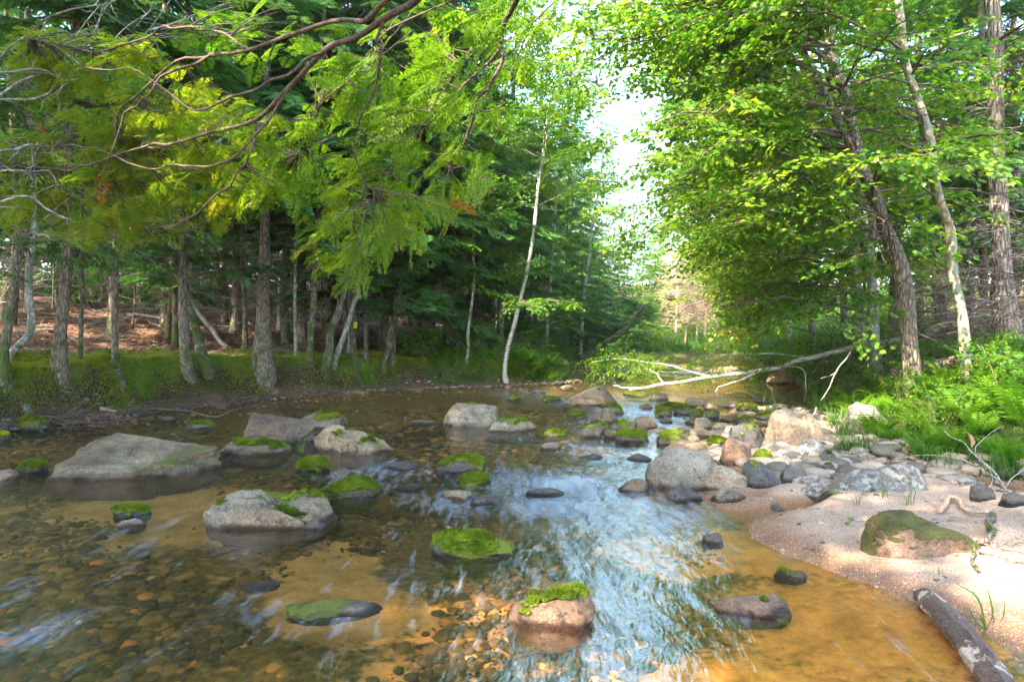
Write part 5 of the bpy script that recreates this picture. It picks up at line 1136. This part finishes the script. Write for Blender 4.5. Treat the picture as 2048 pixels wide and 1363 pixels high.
for tries in range(2000):      # leafy plants among the ferns
    y = rs.uniform(7.5, 11.5); sf = rs.uniform(.5, 3.6); x = xat(FOOT, y) + sf; px = 1024 + F * x / y
    if px < 1650 or px > 2100 or not free(x, y, .6) or abs(px - 1835) < 25 or abs(px - 1937) < 22: continue
    shrub((SHB, SHM, SHG)[k % 3][k % 2], (x, y, th(x, y) - .04), rs.uniform(.5, .85), rs.rand() * 6, 'leafy plant growing up among the ferns of the right bank', 'leafy plants among the ferns'); k += 1
    if k > 26: break
pts = []; k = 0
for tries in range(3000):      # undergrowth on the left beyond the point and in the wood
    y = rs.uniform(16.2, 34); x = xat(LEFT, y) - rs.uniform(.3, 3.5)
    if not free(x, y, .7): continue
    shrub((SHG[k % 2], SHM[k % 3])[k % 3 == 0], (x, y, th(x, y) - .05), rs.uniform(.7, 1.3), rs.rand() * 6, 'low green bush on the left shore beyond the point', 'bushes beyond the mossy point'); k += 1
    if k > 55: break
pts = []; k = 0
for tries in range(3000):      # far end
    y = rs.uniform(33, 44); x = rs.uniform(2.5, 15)
    if not free(x, y, 1.0): continue
    shrub((SHG[k % 2], SHB[k % 3])[k % 2], (x, y, th(x, y) - .05), rs.uniform(1.0, 2.0), rs.rand() * 6, 'pale bush on the bright bank at the far end of the stream', 'bushes at the far end'); k += 1
    if k > 50: break
for i, (x, y) in enumerate([(-13, 21), (-10.5, 20), (-15, 24), (-8.5, 23), (-16, 19), (-11.5, 25), (-6.2, 22), (-19, 26)]): shrub(SHM[i % 3], (x, y, th(x, y)), 1.5, i, 'green sapling deep in the left wood', 'saplings deep in the left wood')

# grass tufts
def grass_tpl(seed, n=36, L=.3, w=.004, spread=.05, lean=.5):
    rs = np.random.RandomState(seed); mb = MB(); a = rs.rand(n) * 6.28; l = L * rs.uniform(.5, 1.1, n); s = np.linspace(0, 1, 5); ln = lean * rs.uniform(.3, 1.2, n)
    b = np.c_[rs.normal(0, spread, (n, 2)), np.zeros(n)]; d = np.c_[np.cos(a), np.sin(a), np.zeros(n)]
    P = b[:, None] + d[:, None] * (l * ln)[:, None, None] * (s ** 1.8)[None, :, None]; P[:, :, 2] += l[:, None] * (s * 1.0 - .28 * ln[:, None] * s ** 2.5)[:]
    sd = np.c_[-np.sin(a), np.cos(a), np.zeros(n)] * w; wd = np.array([.8, 1, .9, .6, .05])
    V = np.stack([P - sd[:, None] * wd[None, :, None], P + sd[:, None] * wd[None, :, None]], 2).reshape(n, 10, 3); q = np.array([[0, 1, 3, 2], [2, 3, 5, 4], [4, 5, 7, 6], [6, 7, 9, 8]])
    mb.add(V.reshape(-1, 3), (q[None] + (np.arange(n) * 10)[:, None, None]).reshape(-1, 4), np.repeat(rs.rand(n), 10)); return mb
GT = [grass_tpl(k, 60, .34, .0045, .07, .7).data('grass_tuft', M_GRASS) for k in range(4)]
GS = [grass_tpl(10 + k, 6, .17, .0028, .012, .7).data('grass_tuft', M_GRASS) for k in range(2)]
def gtuft(me, px, py, sc, lab, i, grp='grass tufts', z=None):
    b = gp(px, py) if not isinstance(px, float) or z is None else np.array([px, py, z]); o = link(bpy.data.objects.new('grass_tuft', me)); o.location = b; o.scale = (sc,) * 3; o.rotation_euler = (0, 0, i * 1.9); return tag(o, lab, 'grass', grp)
for i, (px, py, sc, lab) in enumerate([(1570, 893, .9, 'grass tuft at the left foot of the pyramid boulder'), (1600, 885, .8, 'grass tuft in front of the pyramid boulder'), (1690, 878, 1.0, 'grass clump left of the front ferns'), (1668, 860, 1.1, 'grass clump between pyramid boulder and lichened boulder'), (1650, 830, 1.2, 'tall grass clump behind the pyramid boulder'), (1640, 800, 1.3, 'grass hanging over the edge of the still pool'), (1660, 780, 1.3, 'grass clump on the shore of the still pool'), (1630, 815, 1.2, 'grass clump at the corner of the still pool'), (1700, 840, 1.0, 'grass clump beside the lichened boulder'), (1720, 905, .9, 'grass clump above the pinkish lichened rock'), (1690, 905, .8, 'grass tuft in the cobbles under the ferns'), (1560, 860, .7, 'short grass on the left side of the pyramid boulder'), (1850, 925, .7, 'grass tuft at the foot of the front ferns'), (1890, 940, .8, 'grass tuft hanging over the back channel'), (1990, 955, .9, 'grass clump above the back channel at right'), (2030, 960, .9, 'grass clump above the back channel at the right edge')]): gtuft(GT[i % 4], px, py, sc, lab, i)
for i, (px, py, sc, lab) in enumerate([(1768, 997, 1.1, 'thin grass sprig at the foot of the speckled boulder'), (1819, 1010, 1.2, 'thin grass sprig behind the mossy sand boulder'), (1712, 1012, .8, 'tiny grass sprig on the crest of the sand bar'), (1698, 1050, .8, 'tiny grass sprig left of the mossy sand boulder'), (1838, 1108, 1.6, 'green sprig in front of the mossy sand boulder'), (1870, 1100, .7, 'tiny sprout right of the green sprig'), (1845, 1130, .6, 'tiny sprout on the sand below the mossy sand boulder'), (1930, 1095, .7, 'tiny sprout by the crooked dark root'), (1880, 1150, .5, 'tiny sprout in the middle of the sand')]): gtuft(GS[i % 2], px, py, sc, lab, i, 'grass sprigs on the sand')
# large blades at the lower right
b = gp(1972, 1262); mb = MB(); M_BL = M_GRASS
for (tipx, tipy, dd, mx, my) in ((1910, 1165, .05, 1955, 1195), (1973, 1170, .0, 1985, 1225), (2010, 1200, 0, 2003, 1240), (1945, 1255, -.25, 1960, 1235), (1960, 1275, -.2, 1968, 1258), (1935, 1205, .1, 1950, 1240)):
    e = pt(tipx, tipy, b[1] + dd) - b; m = pt(mx, my, b[1] + dd * .5) - b; s_ = spline([np.zeros(3), m, e], 9); w = np.array([.5, .8, 1, 1, .95, .85, .7, .45, .05]) * .0075; sd = np.array([.9, .4, .1]); V = np.stack([s_ - sd * w[:, None], s_ + sd * w[:, None] + [0, 0, .001]], 1).reshape(-1, 3); Q = np.array([[2 * i, 2 * i + 1, 2 * i + 3, 2 * i + 2] for i in range(8)]); mb.add(V, Q, .5)
tag(mb.build('grass_tuft', M_GRASS, loc=b), 'long broad grass blades beside the bark log at lower right', 'grass', 'grass tufts')
# sprig on the moss-capped rock
b = np.array([(603 - 1024) / F * 7.0, 7.0, .12]); mb = grass_tpl(77, 12, .26, .0028, .02, 1.4); tag(mb.build('grass_tuft', M_GRASS, loc=b), 'arching grass sprig between two moss-capped rocks left of centre', 'grass', 'grass tufts')
b = np.array([(1540 - 1024) / F * 11.8, 11.8, .0]); mb = grass_tpl(78, 26, .5, .003, .16, .5); tag(mb.build('grass_tuft', M_GRASS, loc=b), 'thin sedge standing in the still pool', 'grass', 'grass tufts')

# grass and ground cover as masses
def cover(name, P, N, L, W, mat, seed, tint=None, droop=0):
    rs = np.random.RandomState(seed); mb = MB(); tufts(mb, P, N, 1, rs, L, W, tint, droop); o = mb.build(name, mat); tag(o, kind='stuff'); return o
def normals(x, y):
    e = .04; return np.stack([-(terrain(x + e, y) - terrain(x - e, y)) / (2 * e), -(terrain(x, y + e) - terrain(x, y - e)) / (2 * e), np.ones(len(x))], 1)
n = 420000; t = rs.rand(n); k = rs.randint(2, 11, n); f = rs.rand(n)[:, None]; seg = LEFT[k + 1] - LEFT[k]; nr_ = np.c_[-seg[:, 1], seg[:, 0]]; nr_ /= np.linalg.norm(nr_, axis=1, keepdims=True); off = rs.uniform(.15, 2.6, n)[:, None] ** 1
q = LEFT[k] + seg * f + nr_ * off; h, a1, a2, a3, a4, a5 = terrain(q[:, 0], q[:, 1], True)
ok = (a1 > .24 + .1 * rs.rand(n)) & (a1 < 1.4 + 1.1 * fbm(q * .9, 3, 31) + rs.rand(n) * .6); q, h = q[ok], h[ok]; N = normals(q[:, 0], q[:, 1]); N /= np.linalg.norm(N, axis=1, keepdims=True)
cl = fbm(q * 2.0, 3, 88)
cover('bank_moss', np.c_[q, h + .03 * np.maximum(cl, 0)], N, .032, .0055, M_MOSS, 61, np.clip(.9 + .4 * cl, 0, 1), .5)
# grassy ground cover: right bank, beyond the point, far end
def scatter(n, xr_, yr_, cond, seed):
    rs = np.random.RandomState(seed); x = rs.uniform(*xr_, n); y = rs.uniform(*yr_, n); r = terrain(x, y, True); ok = cond(x, y, r); return x[ok], y[ok], r[0][ok]
for (nm_, n, xr_, yr_, cond, L, W, sd) in [
    ('bank_grass', 16000, (3.8, 12), (4, 16), lambda x, y, r: (r[3] > .05) & (r[3] < 4.0 + fbm(np.c_[x, y], 2, 4)) & (fbm(np.c_[x, y] * .9, 3, 9) > -.35), .13, .006, 62),
    ('shore_grass', 40000, (-2, 3), (15.5, 24), lambda x, y, r: (r[1] > .3) & (r[1] < 2.2), .16, .010, 63),
    ('meadow_grass', 50000, (2, 20), (24, 44), lambda x, y, r: (r[0] > .15) & (((r[3] > 0) & (r[3] < 3)) | (r[4] > .6)), .32, .02, 64)]:
    x, y, h = scatter(n, xr_, yr_, cond, sd); cover(nm_, np.c_[x, y, h], normals(x, y) * .6 + [0, 0, .6], L, W, M_GRASS, sd, np.full(len(x), .18) if nm_ == 'bank_grass' else None)  # bank_grass is tinted dark, painting shaded gaps between the ferns
# fallen leaves and twigs on the forest floor
x, y, h = scatter(60000, (-16, 1), (9.5, 24), lambda x, y, r: (r[1] > .9) & (r[1] + 1.2 * np.random.RandomState(1).rand(len(x)) > 1.8), 71)
M_LIT = leaf_mat('fallen_leaves', [(0.0, (0.035, 0.018, 0.01)), (0.5, (0.16, 0.075, 0.04)), (0.85, (0.30, 0.17, 0.10)), (1.0, (0.42, 0.30, 0.20))], .15, .7, .2, 1.)
mb = MB(); rs = np.random.RandomState(72); place(OL[0], OL[1], frame(rs.normal(0, 1, (len(x), 3)) * [1, 1, .25], rs.normal(0, .5, len(x))) * rs.uniform(.03, .075, len(x))[:, None, None], np.c_[x, y, h + .008], mb, rs.rand(len(x))); tag(mb.build('fallen_leaves', M_LIT), kind='stuff')
n = 260; x, y, h = scatter(900, (1.8, 5.2), (3, 7), lambda x, y, r: (r[2] > .08) & (r[3] < .1), 78); mb = MB(); place(OL[0], OL[1], frame(rs.normal(0, 1, (len(x), 3)) * [1, 1, .3], rs.normal(0, .5, len(x))) * (rs.uniform(.008, .045, len(x)) * (rs.rand(len(x)) < .35))[:, None, None], np.c_[x, y, h + .006], mb, rs.rand(len(x))); tag(mb.build('leaf_bits', M_LIT), kind='stuff')
def twigs(name, P, dirs, L, r, mat, seed, kind='stuff'):
    rs = np.random.RandomState(seed); n = len(P); s = np.linspace(0, 1, 5); Q_ = P[:, None] + dirs[:, None] * (L[:, None] * (s - .5))[:, :, None] + rs.normal(0, .02, (n, 5, 3)) * (L[:, None, None]); mb = MB(); V, Q = tubes(Q_, (r[:, None] * np.linspace(1, .4, 5)[None]), 4); mb.add(V, Q); return tag(mb.build(name, mat), kind=kind)
x, y, h = scatter(2600, (-16, 2), (10, 26), lambda x, y, r: (r[1] > 1.2), 73); d = rs.normal(0, 1, (len(x), 3)) * [1, 1, .08]; d /= np.linalg.norm(d, axis=1, keepdims=True); twigs('forest_floor_twigs', np.c_[x, y, h + .03], d, rs.uniform(.2, 1.1, len(x)), rs.uniform(.003, .010, len(x)), B_DARKTW, 74)
x, y, h = scatter(260, (2, 5.2), (3.0, 7), lambda x, y, r: (r[2] > .1) & (r[3] < .1) & (x + y > 6.2), 79); d = rs.normal(0, 1, (len(x), 3)) * [1, 1, .06]; d /= np.linalg.norm(d, axis=1, keepdims=True); twigs('sand_twigs', np.c_[x, y, h + .008], d, rs.uniform(.03, .25, len(x)), rs.uniform(.001, .0028, len(x)), B_DARKTW, 80)
n = 1500; k = rs.randint(2, 9, n); f = rs.rand(n)[:, None]; seg = LEFT[k + 1] - LEFT[k]; nr_ = np.c_[-seg[:, 1], seg[:, 0]]; nr_ /= np.linalg.norm(nr_, axis=1, keepdims=True); q = LEFT[k] + seg * f + nr_ * rs.uniform(.0, .42, n)[:, None]; h = terrain(q[:, 0], q[:, 1])
d = seg / np.linalg.norm(seg, axis=1, keepdims=True) + rs.normal(0, .45, (n, 2)); d = np.c_[d, rs.normal(.05, .12, n)]; twigs('washed_up_twigs', np.c_[q, np.maximum(h, 0) + .03], d, rs.uniform(.12, .6, n), rs.uniform(.002, .007, n), B_TWIG, 75)
# twiggy thicket under the big pine on the right
n = 900; x = rs.uniform(6.0, 10.5, n); y = rs.uniform(8.8, 14, n); h = terrain(x, y); d = rs.normal(0, 1, (n, 3)) * [1, .7, .45]; d /= np.linalg.norm(d, axis=1, keepdims=True); twigs('dead_brush', np.c_[x, y, h + rs.uniform(.02, 1.5, n) ** 1.3], d, rs.uniform(.4, 1.6, n), rs.uniform(.004, .010, n), B_TWIG, 76)

# ---------------------------------------------------------------- logs, sticks, branches as things
def stick(name, pix, r0, r1, mat, lab, cat='branch', grp=None, side=(), sides=8, jit=.01, seed=0, n=30, dz=0, leaves=None, lname='leaves'):
    """pix: (px,py,depth) points; a depth of None takes the ground there"""
    P = [pt(*c) if c[2] is not None else gp(c[0], c[1]) + [0, 0, r0 * .7 + dz] for c in pix]; b = P[0].copy(); root = link(bpy.data.objects.new(name, None)); root.location = b; mb = MB()
    s_ = spline(np.array(P) - b, n, jit, seed); t = np.linspace(0, 1, n); V, Q = tubes(s_, r0 + (r1 - r0) * t, sides); mb.add(V, Q)
    # end cap
    for e in (0, n - 1): mb.add(np.vstack([V[e * sides:(e + 1) * sides], s_[e]]), [[i, (i + 1) % sides, sides] for i in range(sides)])
    mb.build('stem', mat, root, True); mb2 = MB(); allp = []
    for (c, q0, q1) in side:
        P2 = [pt(*k) - b if k[2] is not None else gp(k[0], k[1]) - b + [0, 0, .02] for k in c]; s2 = spline(P2, 16, jit, seed + 1); V, Q = tubes(s2, np.linspace(q0, q1, 16), 6); mb2.add(V, Q); allp.append(s2)
    if side: mb2.build('side_branches', mat, root, True)
    tag(root, lab, cat, grp); return root, b, s_, allp
# fallen white birch across the stream
D_ = 15.6
root, b, s_, al = stick('fallen_birch', [(1258, 778, 15.0), (1330, 768, 15.0), (1400, 756, 15.0), (1480, 745, 14.8), (1545, 738, 14.4), (1600, 722, 14), (1680, 700, 13.4), (1760, 686, 12.6), (1815, 680, 12.0)], .03, .06, B_BIRCH, 'fallen white birch trunk lying from the right bank down into the stream', 'fallen tree', None,
   [([(1520, 742, 14.5), (1480, 760, 14.6), (1440, 770, 14.9), (1428, 782, 15.0)], .028, .018), ([(1545, 735, 14.4), (1500, 742, 15), (1420, 752, 15.6), (1330, 728, 16.5), (1290, 722, 17), (1230, 716, 17.5), (1180, 722, 17.6)], .026, .010), ([(1330, 768, 15), (1310, 745, 15.6), (1290, 735, 16)], .02, .008), ([(1620, 715, 14), (1560, 708, 13.9), (1500, 705, 13.8), (1430, 708, 14)], .022, .008), ([(1560, 734, 14.4), (1600, 735, 13), (1610, 770, 12.6), (1605, 800, 12.5)], .012, .006), ([(1258, 778, 15), (1270, 776, 15), (1240, 772, 15.2), (1225, 768, 15.3)], .02, .008)], n=40, jit=.03, sides=12)
rs = np.random.RandomState(14); C = MB(); pos = np.concatenate([a[4:] for a in al[1:4]] * 5); pos = pos + rs.normal(0, .28, pos.shape) * [1.3, 1, .75]; w_ = proj(pos + b)[0]; ok = rs.rand(len(pos)) < .8; pos = pos[ok]
extra = np.array([pt(x, y, d) - b for x, y, d in zip(rs.uniform(1170, 1320, 60), rs.uniform(705, 752, 60), rs.uniform(16.3, 17.6, 60))]); pos = np.vstack([pos, extra, s_[rs.randint(8, 40, 110)] + rs.normal(0, .22, (110, 3))])
put(C, BS, pos, rs.normal(0, 1, pos.shape) * [1, 1, .4] + [-.8, 0, -.1], rs.uniform(.3, .55, len(pos)), rs, .4, rs.normal(.05, .08, len(pos))); C.build('leaves', M_MAPY, root)
stick('fallen_tree', [(2060, 705, 9.0), (1990, 712, 9.4), (1900, 722, 9.9), (1780, 745, 10.6)], .09, .06, B_HEM, 'dark fallen trunk lying on the right bank above the ferns', 'fallen tree', None, jit=.02)
stick('fallen_tree', [(2010, 628, 12.0), (1920, 648, 12.4), (1850, 664, 12.8), (1760, 690, 13.4)], .11, .08, B_GREY, 'pale lichened fallen trunk behind the slim tan maple', 'fallen tree', None, jit=.02)
# arching bare branch at the far end
stick('bare_branch', [(1345, 640, 22), (1375, 612, 21.6), (1410, 602, 21), (1450, 596, 20.5), (1510, 600, 19.5), (1580, 612, 18.5)], .02, .035, B_DEAD, 'long pale branch arching out over the far pool', 'branch', 'bare branches', [([(1345, 640, 22), (1380, 622, 21.8), (1405, 612, 21.5)], .012, .008)])
stick('bare_branch', [(1432, 800, 12.6), (1455, 785, 12.8), (1490, 782, 12.8), (1510, 795, 12.7)], .011, .006, B_DEAD, 'thin bleached branch arched over the lip of the still pool', 'branch', 'bare branches', [([(1436, 800, 12.6), (1480, 798, 12.7), (1545, 803, 12.5)], .009, .004), ([(1480, 783, 12.8), (1505, 780, 12.9), (1525, 785, 12.9)], .006, .003)], n=20)
stick('bare_branch', [(1700, 705, 9.5), (1672, 745, 9.2), (1650, 790, 9.0), (1640, 800, 8.9)], .009, .004, B_DEAD, 'grey dead branch leaning down the right shore above the grass', 'branch', 'bare branches', [([(1672, 745, 9.2), (1660, 750, 9.3), (1640, 755, 9.3)], .008, .004)], n=20)
stick('bare_branch', [(1632, 815, 9.4), (1622, 850, 9.0), (1640, 880, 8.6)], .010, .005, B_DEAD, 'thin dead stick leaning against the pyramid boulder', 'branch', 'bare branches', n=16)
# driftwood of the left shore
stick('driftwood', [(130, 856, None), (200, 838, None), (260, 822, None), (310, 822, None), (370, 826, None), (430, 838, None), (470, 824, None), (540, 806, None)], .028, .010, B_TWIG, 'long grey driftwood branch lying along the foot of the left bank', 'driftwood', 'driftwood', [([(260, 822, None), (300, 808, None), (350, 812, None), (400, 822, None)], .014, .005)], dz=.02)
stick('driftwood', [(432, 768, 13.0), (452, 785, 12.7), (475, 805, 12.3), (492, 822, None)], .014, .006, B_TWIG, 'forked dead branch propped on the left bank', 'driftwood', 'driftwood', [([(437, 775, 12.9), (445, 792, 12.6), (460, 812, 12.2)], .009, .004), ([(452, 785, 12.7), (468, 796, 12.4), (470, 815, 12.2)], .007, .003)], n=18)
root = link(bpy.data.objects.new('driftwood', None)); b = gp(130, 852); root.location = b; mb = MB(); rs = np.random.RandomState(31); n = 90
d = rs.normal(0, 1, (n, 3)) * [1, .8, .35]; d /= np.linalg.norm(d, axis=1, keepdims=True); P = rs.normal(0, 1, (n, 3)) * [.45, .2, .05] + [0, 0, .08]; L = rs.uniform(.2, .8, n); s = np.linspace(-.5, .5, 5); Q_ = P[:, None] + d[:, None] * (L[:, None] * s)[:, :, None] + rs.normal(0, .012, (n, 5, 3)); V, Q = tubes(Q_, np.linspace(.008, .003, 5)[None] * rs.uniform(.6, 1.4, (n, 1)), 4); mb.add(V, Q); mb.build('stems', B_TWIG, root); tag(root, 'tangle of washed-up sticks on the shore behind the small moss cap at left', 'driftwood', 'driftwood')
stick('driftwood', [(400, 826, None), (432, 829, None), (465, 833, None)], .035, .022, B_TANW, 'short pinkish weathered log end on the left shore', 'driftwood', 'driftwood', dz=.02, n=12) if 0 else stick('driftwood', [(200, 826, None), (232, 829, None)], .035, .025, B_TANW, 'short pinkish weathered log end on the left shore', 'driftwood', 'driftwood', dz=.02, n=10)
# logs on the forest floor
for i, (pp, r, lab) in enumerate([([(255, 632), (300, 636), (345, 645)], .05, 'pale fallen pole on the brown forest floor, the upper one'), ([(270, 645), (300, 650), (322, 656)], .05, 'pale fallen pole on the brown forest floor, the lower one'), ([(95, 665), (130, 672), (175, 700)], .03, 'thin fallen pole near the left edge of the wood'), ([(380, 640), (440, 655), (500, 668)], .04, 'fallen pole behind the bowed birch')]):
    stick('fallen_pole', [(a, c, None) for a, c in pp], r, r * .6, B_DEAD if i < 2 else B_HEM, lab, 'log', 'fallen poles in the left wood', dz=.02, n=14)
# sticks of the sand bar
stick('crooked_stick', [(1880, 1030, None), (1900, 1004, None), (1912, 1006, None), (1935, 1028, None), (1965, 1034, None), (1990, 1026, None)], .018, .012, B_TANW, 'bent tan stick arched on the sand behind the mossy boulder', 'stick', 'sticks on the sand', dz=.02, n=24)
stick('crooked_stick', [(1985, 1038, None), (1980, 1058, None), (1986, 1075, None), (1972, 1092, None)], .022, .014, B_HEM, 'short knobbly dark root end right of the mossy sand boulder', 'stick', 'sticks on the sand', dz=.02, n=18)
stick('crooked_stick', [(1972, 1092, None), (1950, 1095, None), (1946, 1125, None), (1952, 1145, None), (1962, 1152, None)], .015, .006, B_HEM, 'dark crooked root trailing down the sand at right', 'stick', 'sticks on the sand', [([(1955, 1093, None), (2000, 1105, None), (2050, 1115, None)], .006, .003), ([(1955, 1110, None), (2010, 1125, None), (2060, 1140, None)], .005, .003), ([(1965, 1092, None), (2010, 1096, None), (2055, 1090, None)], .005, .003)], dz=.02, n=24)
stick('bare_branch', [(2070, 1040, 4.9), (2020, 985, 5.3), (1975, 930, 5.6), (1930, 890, 5.9), (1890, 862, 6.2)], .013, .004, B_DEAD, 'long bleached branch leaning over the back channel in front of the ferns', 'branch', 'bare branches', [([(2000, 960, 5.4), (1940, 925, 5.5), (1870, 908, 5.7), (1780, 915, 5.9)], .006, .002), ([(1975, 930, 5.6), (1985, 960, 5.4), (1940, 990, 5.3), (1860, 970, 5.5)], .005, .002), ([(2020, 985, 5.3), (1960, 990, 5.2), (1880, 985, 5.3), (1810, 960, 5.6)], .005, .002), ([(2035, 1000, 5.2), (1990, 1010, 5.1), (1930, 1000, 5.2)], .004, .002), ([(1950, 905, 5.8), (1960, 880, 5.9), (2000, 850, 6)], .004, .002), ([(2010, 975, 5.3), (2040, 940, 5.4), (2070, 920, 5.4)], .005, .002), ([(1840, 945, 5.6), (1830, 975, 5.5), (1850, 1000, 5.4)], .003, .002)], n=24)
# curled dead leaf on the branch
mb = MB(); V, T, A = OL; Vc = V.copy(); Vc[:, 0] *= .8; Vc[:, 2] += .25 * V[:, 0] ** 2 * 4 - .3 * (V[:, 1] - .5) ** 2; mb.add(Vc * .15, T, .8); mb.add(Vc * .15 + [0, .004, 0], T[:, ::-1], .8); o = mb.build('dead_leaf', M_LIT, loc=pt(1945, 895, 5.75)); o.rotation_euler = (1.2, .3, .4); tag(o, 'curled tan dead leaf caught on the bleached branch', 'leaf')
# bark log at the lower right
g = NT('wet_log_bark'); P = g.coords(); n1 = g.noise(g.scalev(P, (1, 1, 1)), 5.0, 6, .7); n2 = g.noise(P, 60, 5, .7)
c = g.ramp(n2, [(0.3, (0.030, 0.018, 0.013)), (0.55, (0.11, 0.065, 0.045)), (0.75, (0.20, 0.13, 0.10))]); c = g.mix(g.ramp(n1, [(0.51, 0.0), (0.535, 1.0)]), c, g.ramp(n2, [(0.3, (0.26, 0.18, 0.13)), (0.7, (0.55, 0.44, 0.36))]))
B_LOG = g.done(g.bsdf(c, .55, g.bump(g.math('ADD', n1, g.math('MULTIPLY', n2, .5)), .8, .02), .4))
a = gp(1848, 1206); e = gp(1985, 1370); a = a + [0, 0, .035]; e = e + [0, 0, .03]; root = link(bpy.data.objects.new('bark_log', None)); root.location = a; mb = MB(); n, sd = 60, 28
s_ = spline([[0, 0, 0], (e - a) * .5 + [.01, 0, .01], (e - a) * 1.15], n); t = np.linspace(0, 1, n); V, Q = tubes(s_, np.full(n, 1.), sd); ctr = np.repeat(s_, sd, 0); off = V - ctr
rr = .062 * (1 + .16 * fbm(V * [5, 5, 3], 3, 15) + .12 * fbm(V * 9, 4, 5) + .05 * fbm(V * [30, 30, 8], 3, 8)) * np.repeat(np.minimum(1, .75 + t * 3), sd); off[:, 2] *= .72; V = ctr + off * rr[:, None]; V[:sd] += rs.normal(0, .006, (sd, 3)); mb.add(V, Q); mb.add(np.vstack([V[:sd], s_[0] + [.01, -.02, 0]]), [[i, (i + 1) % sd, sd] for i in range(sd)]); mb.build('stem', B_LOG, root, True)
tag(root, 'dark wet log with torn bark and bare tan patches at the lower right', 'log')
# ---------------------------------------------------------------- unseen trees added behind and beside the camera, crowns shaped to shade the stream
def sun_hit(P):
    """where the shadow of a crown point falls on the ground (z about 0.1)"""
    t = (P[:, 2] - .1) / S[2]; return P[:, 0] - S[0] * t, P[:, 1] - S[1] * t
LIT3 = [(-4.4, 13.7, .8, 2.2, .8), (-.6, 15.9, .7, 2.2, .8), (-7.5, 14, 1, 2, .6), (1.15, 3.5, 0, 1.3, 1.0), (2.3, 2.7, 0, 1.2, .8), (2.8, 4.2, .1, 1.7, 1.2), (-2.6, 5.6, 3.3, 1.7, 1.3), (-.9, 5.4, 2.9, 1.1, 1.0), (-1, 5, 4, 1.2, .8), (5.8, 7.8, 1, 2.4, 2), (4, 10, 4.5, 3, 3), (5, 13, 3, 3, 3), (6.5, 16, 4, 3, 3),
        (5.8, 8.9, 3, 1, 1), (.15, 3.2, .2, .7, .5), (3, 8, 6, 2, 2), (-8.5, 11.5, .8, .7, .5), (1.6, 6.6, .3, .4, .3), (2.4, 7.3, .3, .5, .3)]
LIT = [(p[0] - S[0] * p[2] / S[2], p[1] - S[1] * p[2] / S[2], p[3], p[4]) for p in LIT3]
def shade_keep(P):
    """crowns of the shading trees: open where the photograph shows sunlight coming through"""
    x, y = sun_hit(P); p = np.zeros(len(P))
    for (a, b, rx, ry) in LIT: p = np.maximum(p, np.exp(-(((x - a) / (rx + .45)) ** 2 + ((y - b) / (ry + .45)) ** 2) ** 2))
    nz = fbm(np.c_[x, y] * 1.6, 3, 123); rr = np.random.RandomState(len(P)).rand(len(P))
    return ~((p > .4) & (nz > -.62 + .0 * x) & (rr < .992))
GS_ = 'unseen trees added for shade'
for i, (x, y, h, lab) in enumerate([(-7.6, 1.5, 13, 'unseen maple added for shade, just outside the left edge, level with the camera'), (-5.5, -4.5, 14, 'unseen maple added for shade on the left bank behind the camera'), (-9.5, -2.5, 14, 'unseen maple added for shade farther back on the left bank behind the camera'), (-3.0, -8, 14, 'unseen maple added for shade straight behind the camera'), (1.0, -9.5, 14, 'unseen maple added for shade behind the camera toward the right bank'), (-12, 3.5, 14, 'unseen maple added for shade outside the left edge, deeper in the wood'), (-8.0, -8.5, 15, 'farthest unseen maple added for shade behind the camera')]):
    b = np.array([x, y, th(x, y)]); rs = np.random.RandomState(900 + i); top = b + [.4, .3, h]
    lim = gen_limbs(b, top, b[2] + 5.2, b[2] + h, 40, 4.6, rs, None, 3.2, 1.2, .05, .2)
    o = limb_tree('maple_tree', [b, b + [.1, .1, h * .4], top], .16, .03, lim, 900 + i, B_GREY, M_MAP, MS, .85, .0, shade_keep, 1.1, sub=.30, roll=.5); tag(o, lab, 'tree', GS_)

# unseen hemlocks added beyond the left edge to shade the left wood
rs = np.random.RandomState(55); pts = []
for tries in range(400):
    x, y = rs.uniform(-26, -9), rs.uniform(-3, 24)
    if x > -.88 * y - 1 or x > -9 or not free(x, y, 3.8): continue
    use(protos[tries % 5], (x, y, th(x, y)), rs.rand() * 6, rs.uniform(.95, 1.2), 'unseen hemlock added for shade beyond the left edge of the wood', 'hemlocks deep in the left wood')
# the far wood, seen only as a mass of foliage between the trunks
rs = np.random.RandomState(56); n = 9000; a = rs.uniform(-1.25, .12, n); r = rs.uniform(46, 62, n); P = np.c_[r * np.sin(a), r * np.cos(a), np.zeros(n)]; P[:, 2] = terrain(P[:, 0], P[:, 1]) + 15 * rs.rand(n) ** 1.3
mb = MB(); put(mb, HS, P, rs.normal(0, 1, (n, 3)) * [1, 1, .3], rs.uniform(1.2, 2.4, n), rs, .4, rs.normal(-.1, .12, n)); tag(mb.build('distant_wood', M_HEM), kind='stuff')
n = 5000; a = rs.uniform(.12, 1.2, n); r = rs.uniform(40, 60, n); P = np.c_[r * np.sin(a), r * np.cos(a), np.zeros(n)]; P[:, 2] = terrain(P[:, 0], P[:, 1]) + 13 * rs.rand(n) ** 1.3; P = P[clear_sky(P)]; n = len(P)
mb = MB(); put(mb, BS, P, rs.normal(0, 1, (n, 3)) * [1, 1, .3], rs.uniform(1.2, 2.4, n), rs, .4, rs.normal(-.1, .12, n)); tag(mb.build('distant_wood', M_MAP), kind='stuff')
# ---------------------------------------------------------------- haze
HZ = 0.0008
if HZ > 0:
    g = NT('haze'); v = g.t.nodes.new('ShaderNodeVolumePrincipled'); v.inputs['Color'].default_value = (.85, .92, .85, 1); v.inputs['Density'].default_value = HZ; v.inputs['Anisotropy'].default_value = .3
    g.t.links.new(v.outputs[0], g.out.inputs[1]); mb = MB(); box(mb, [0, 0, 15], 950, 950, 22); o = mb.build('haze', g.m); tag(o, kind='stuff')
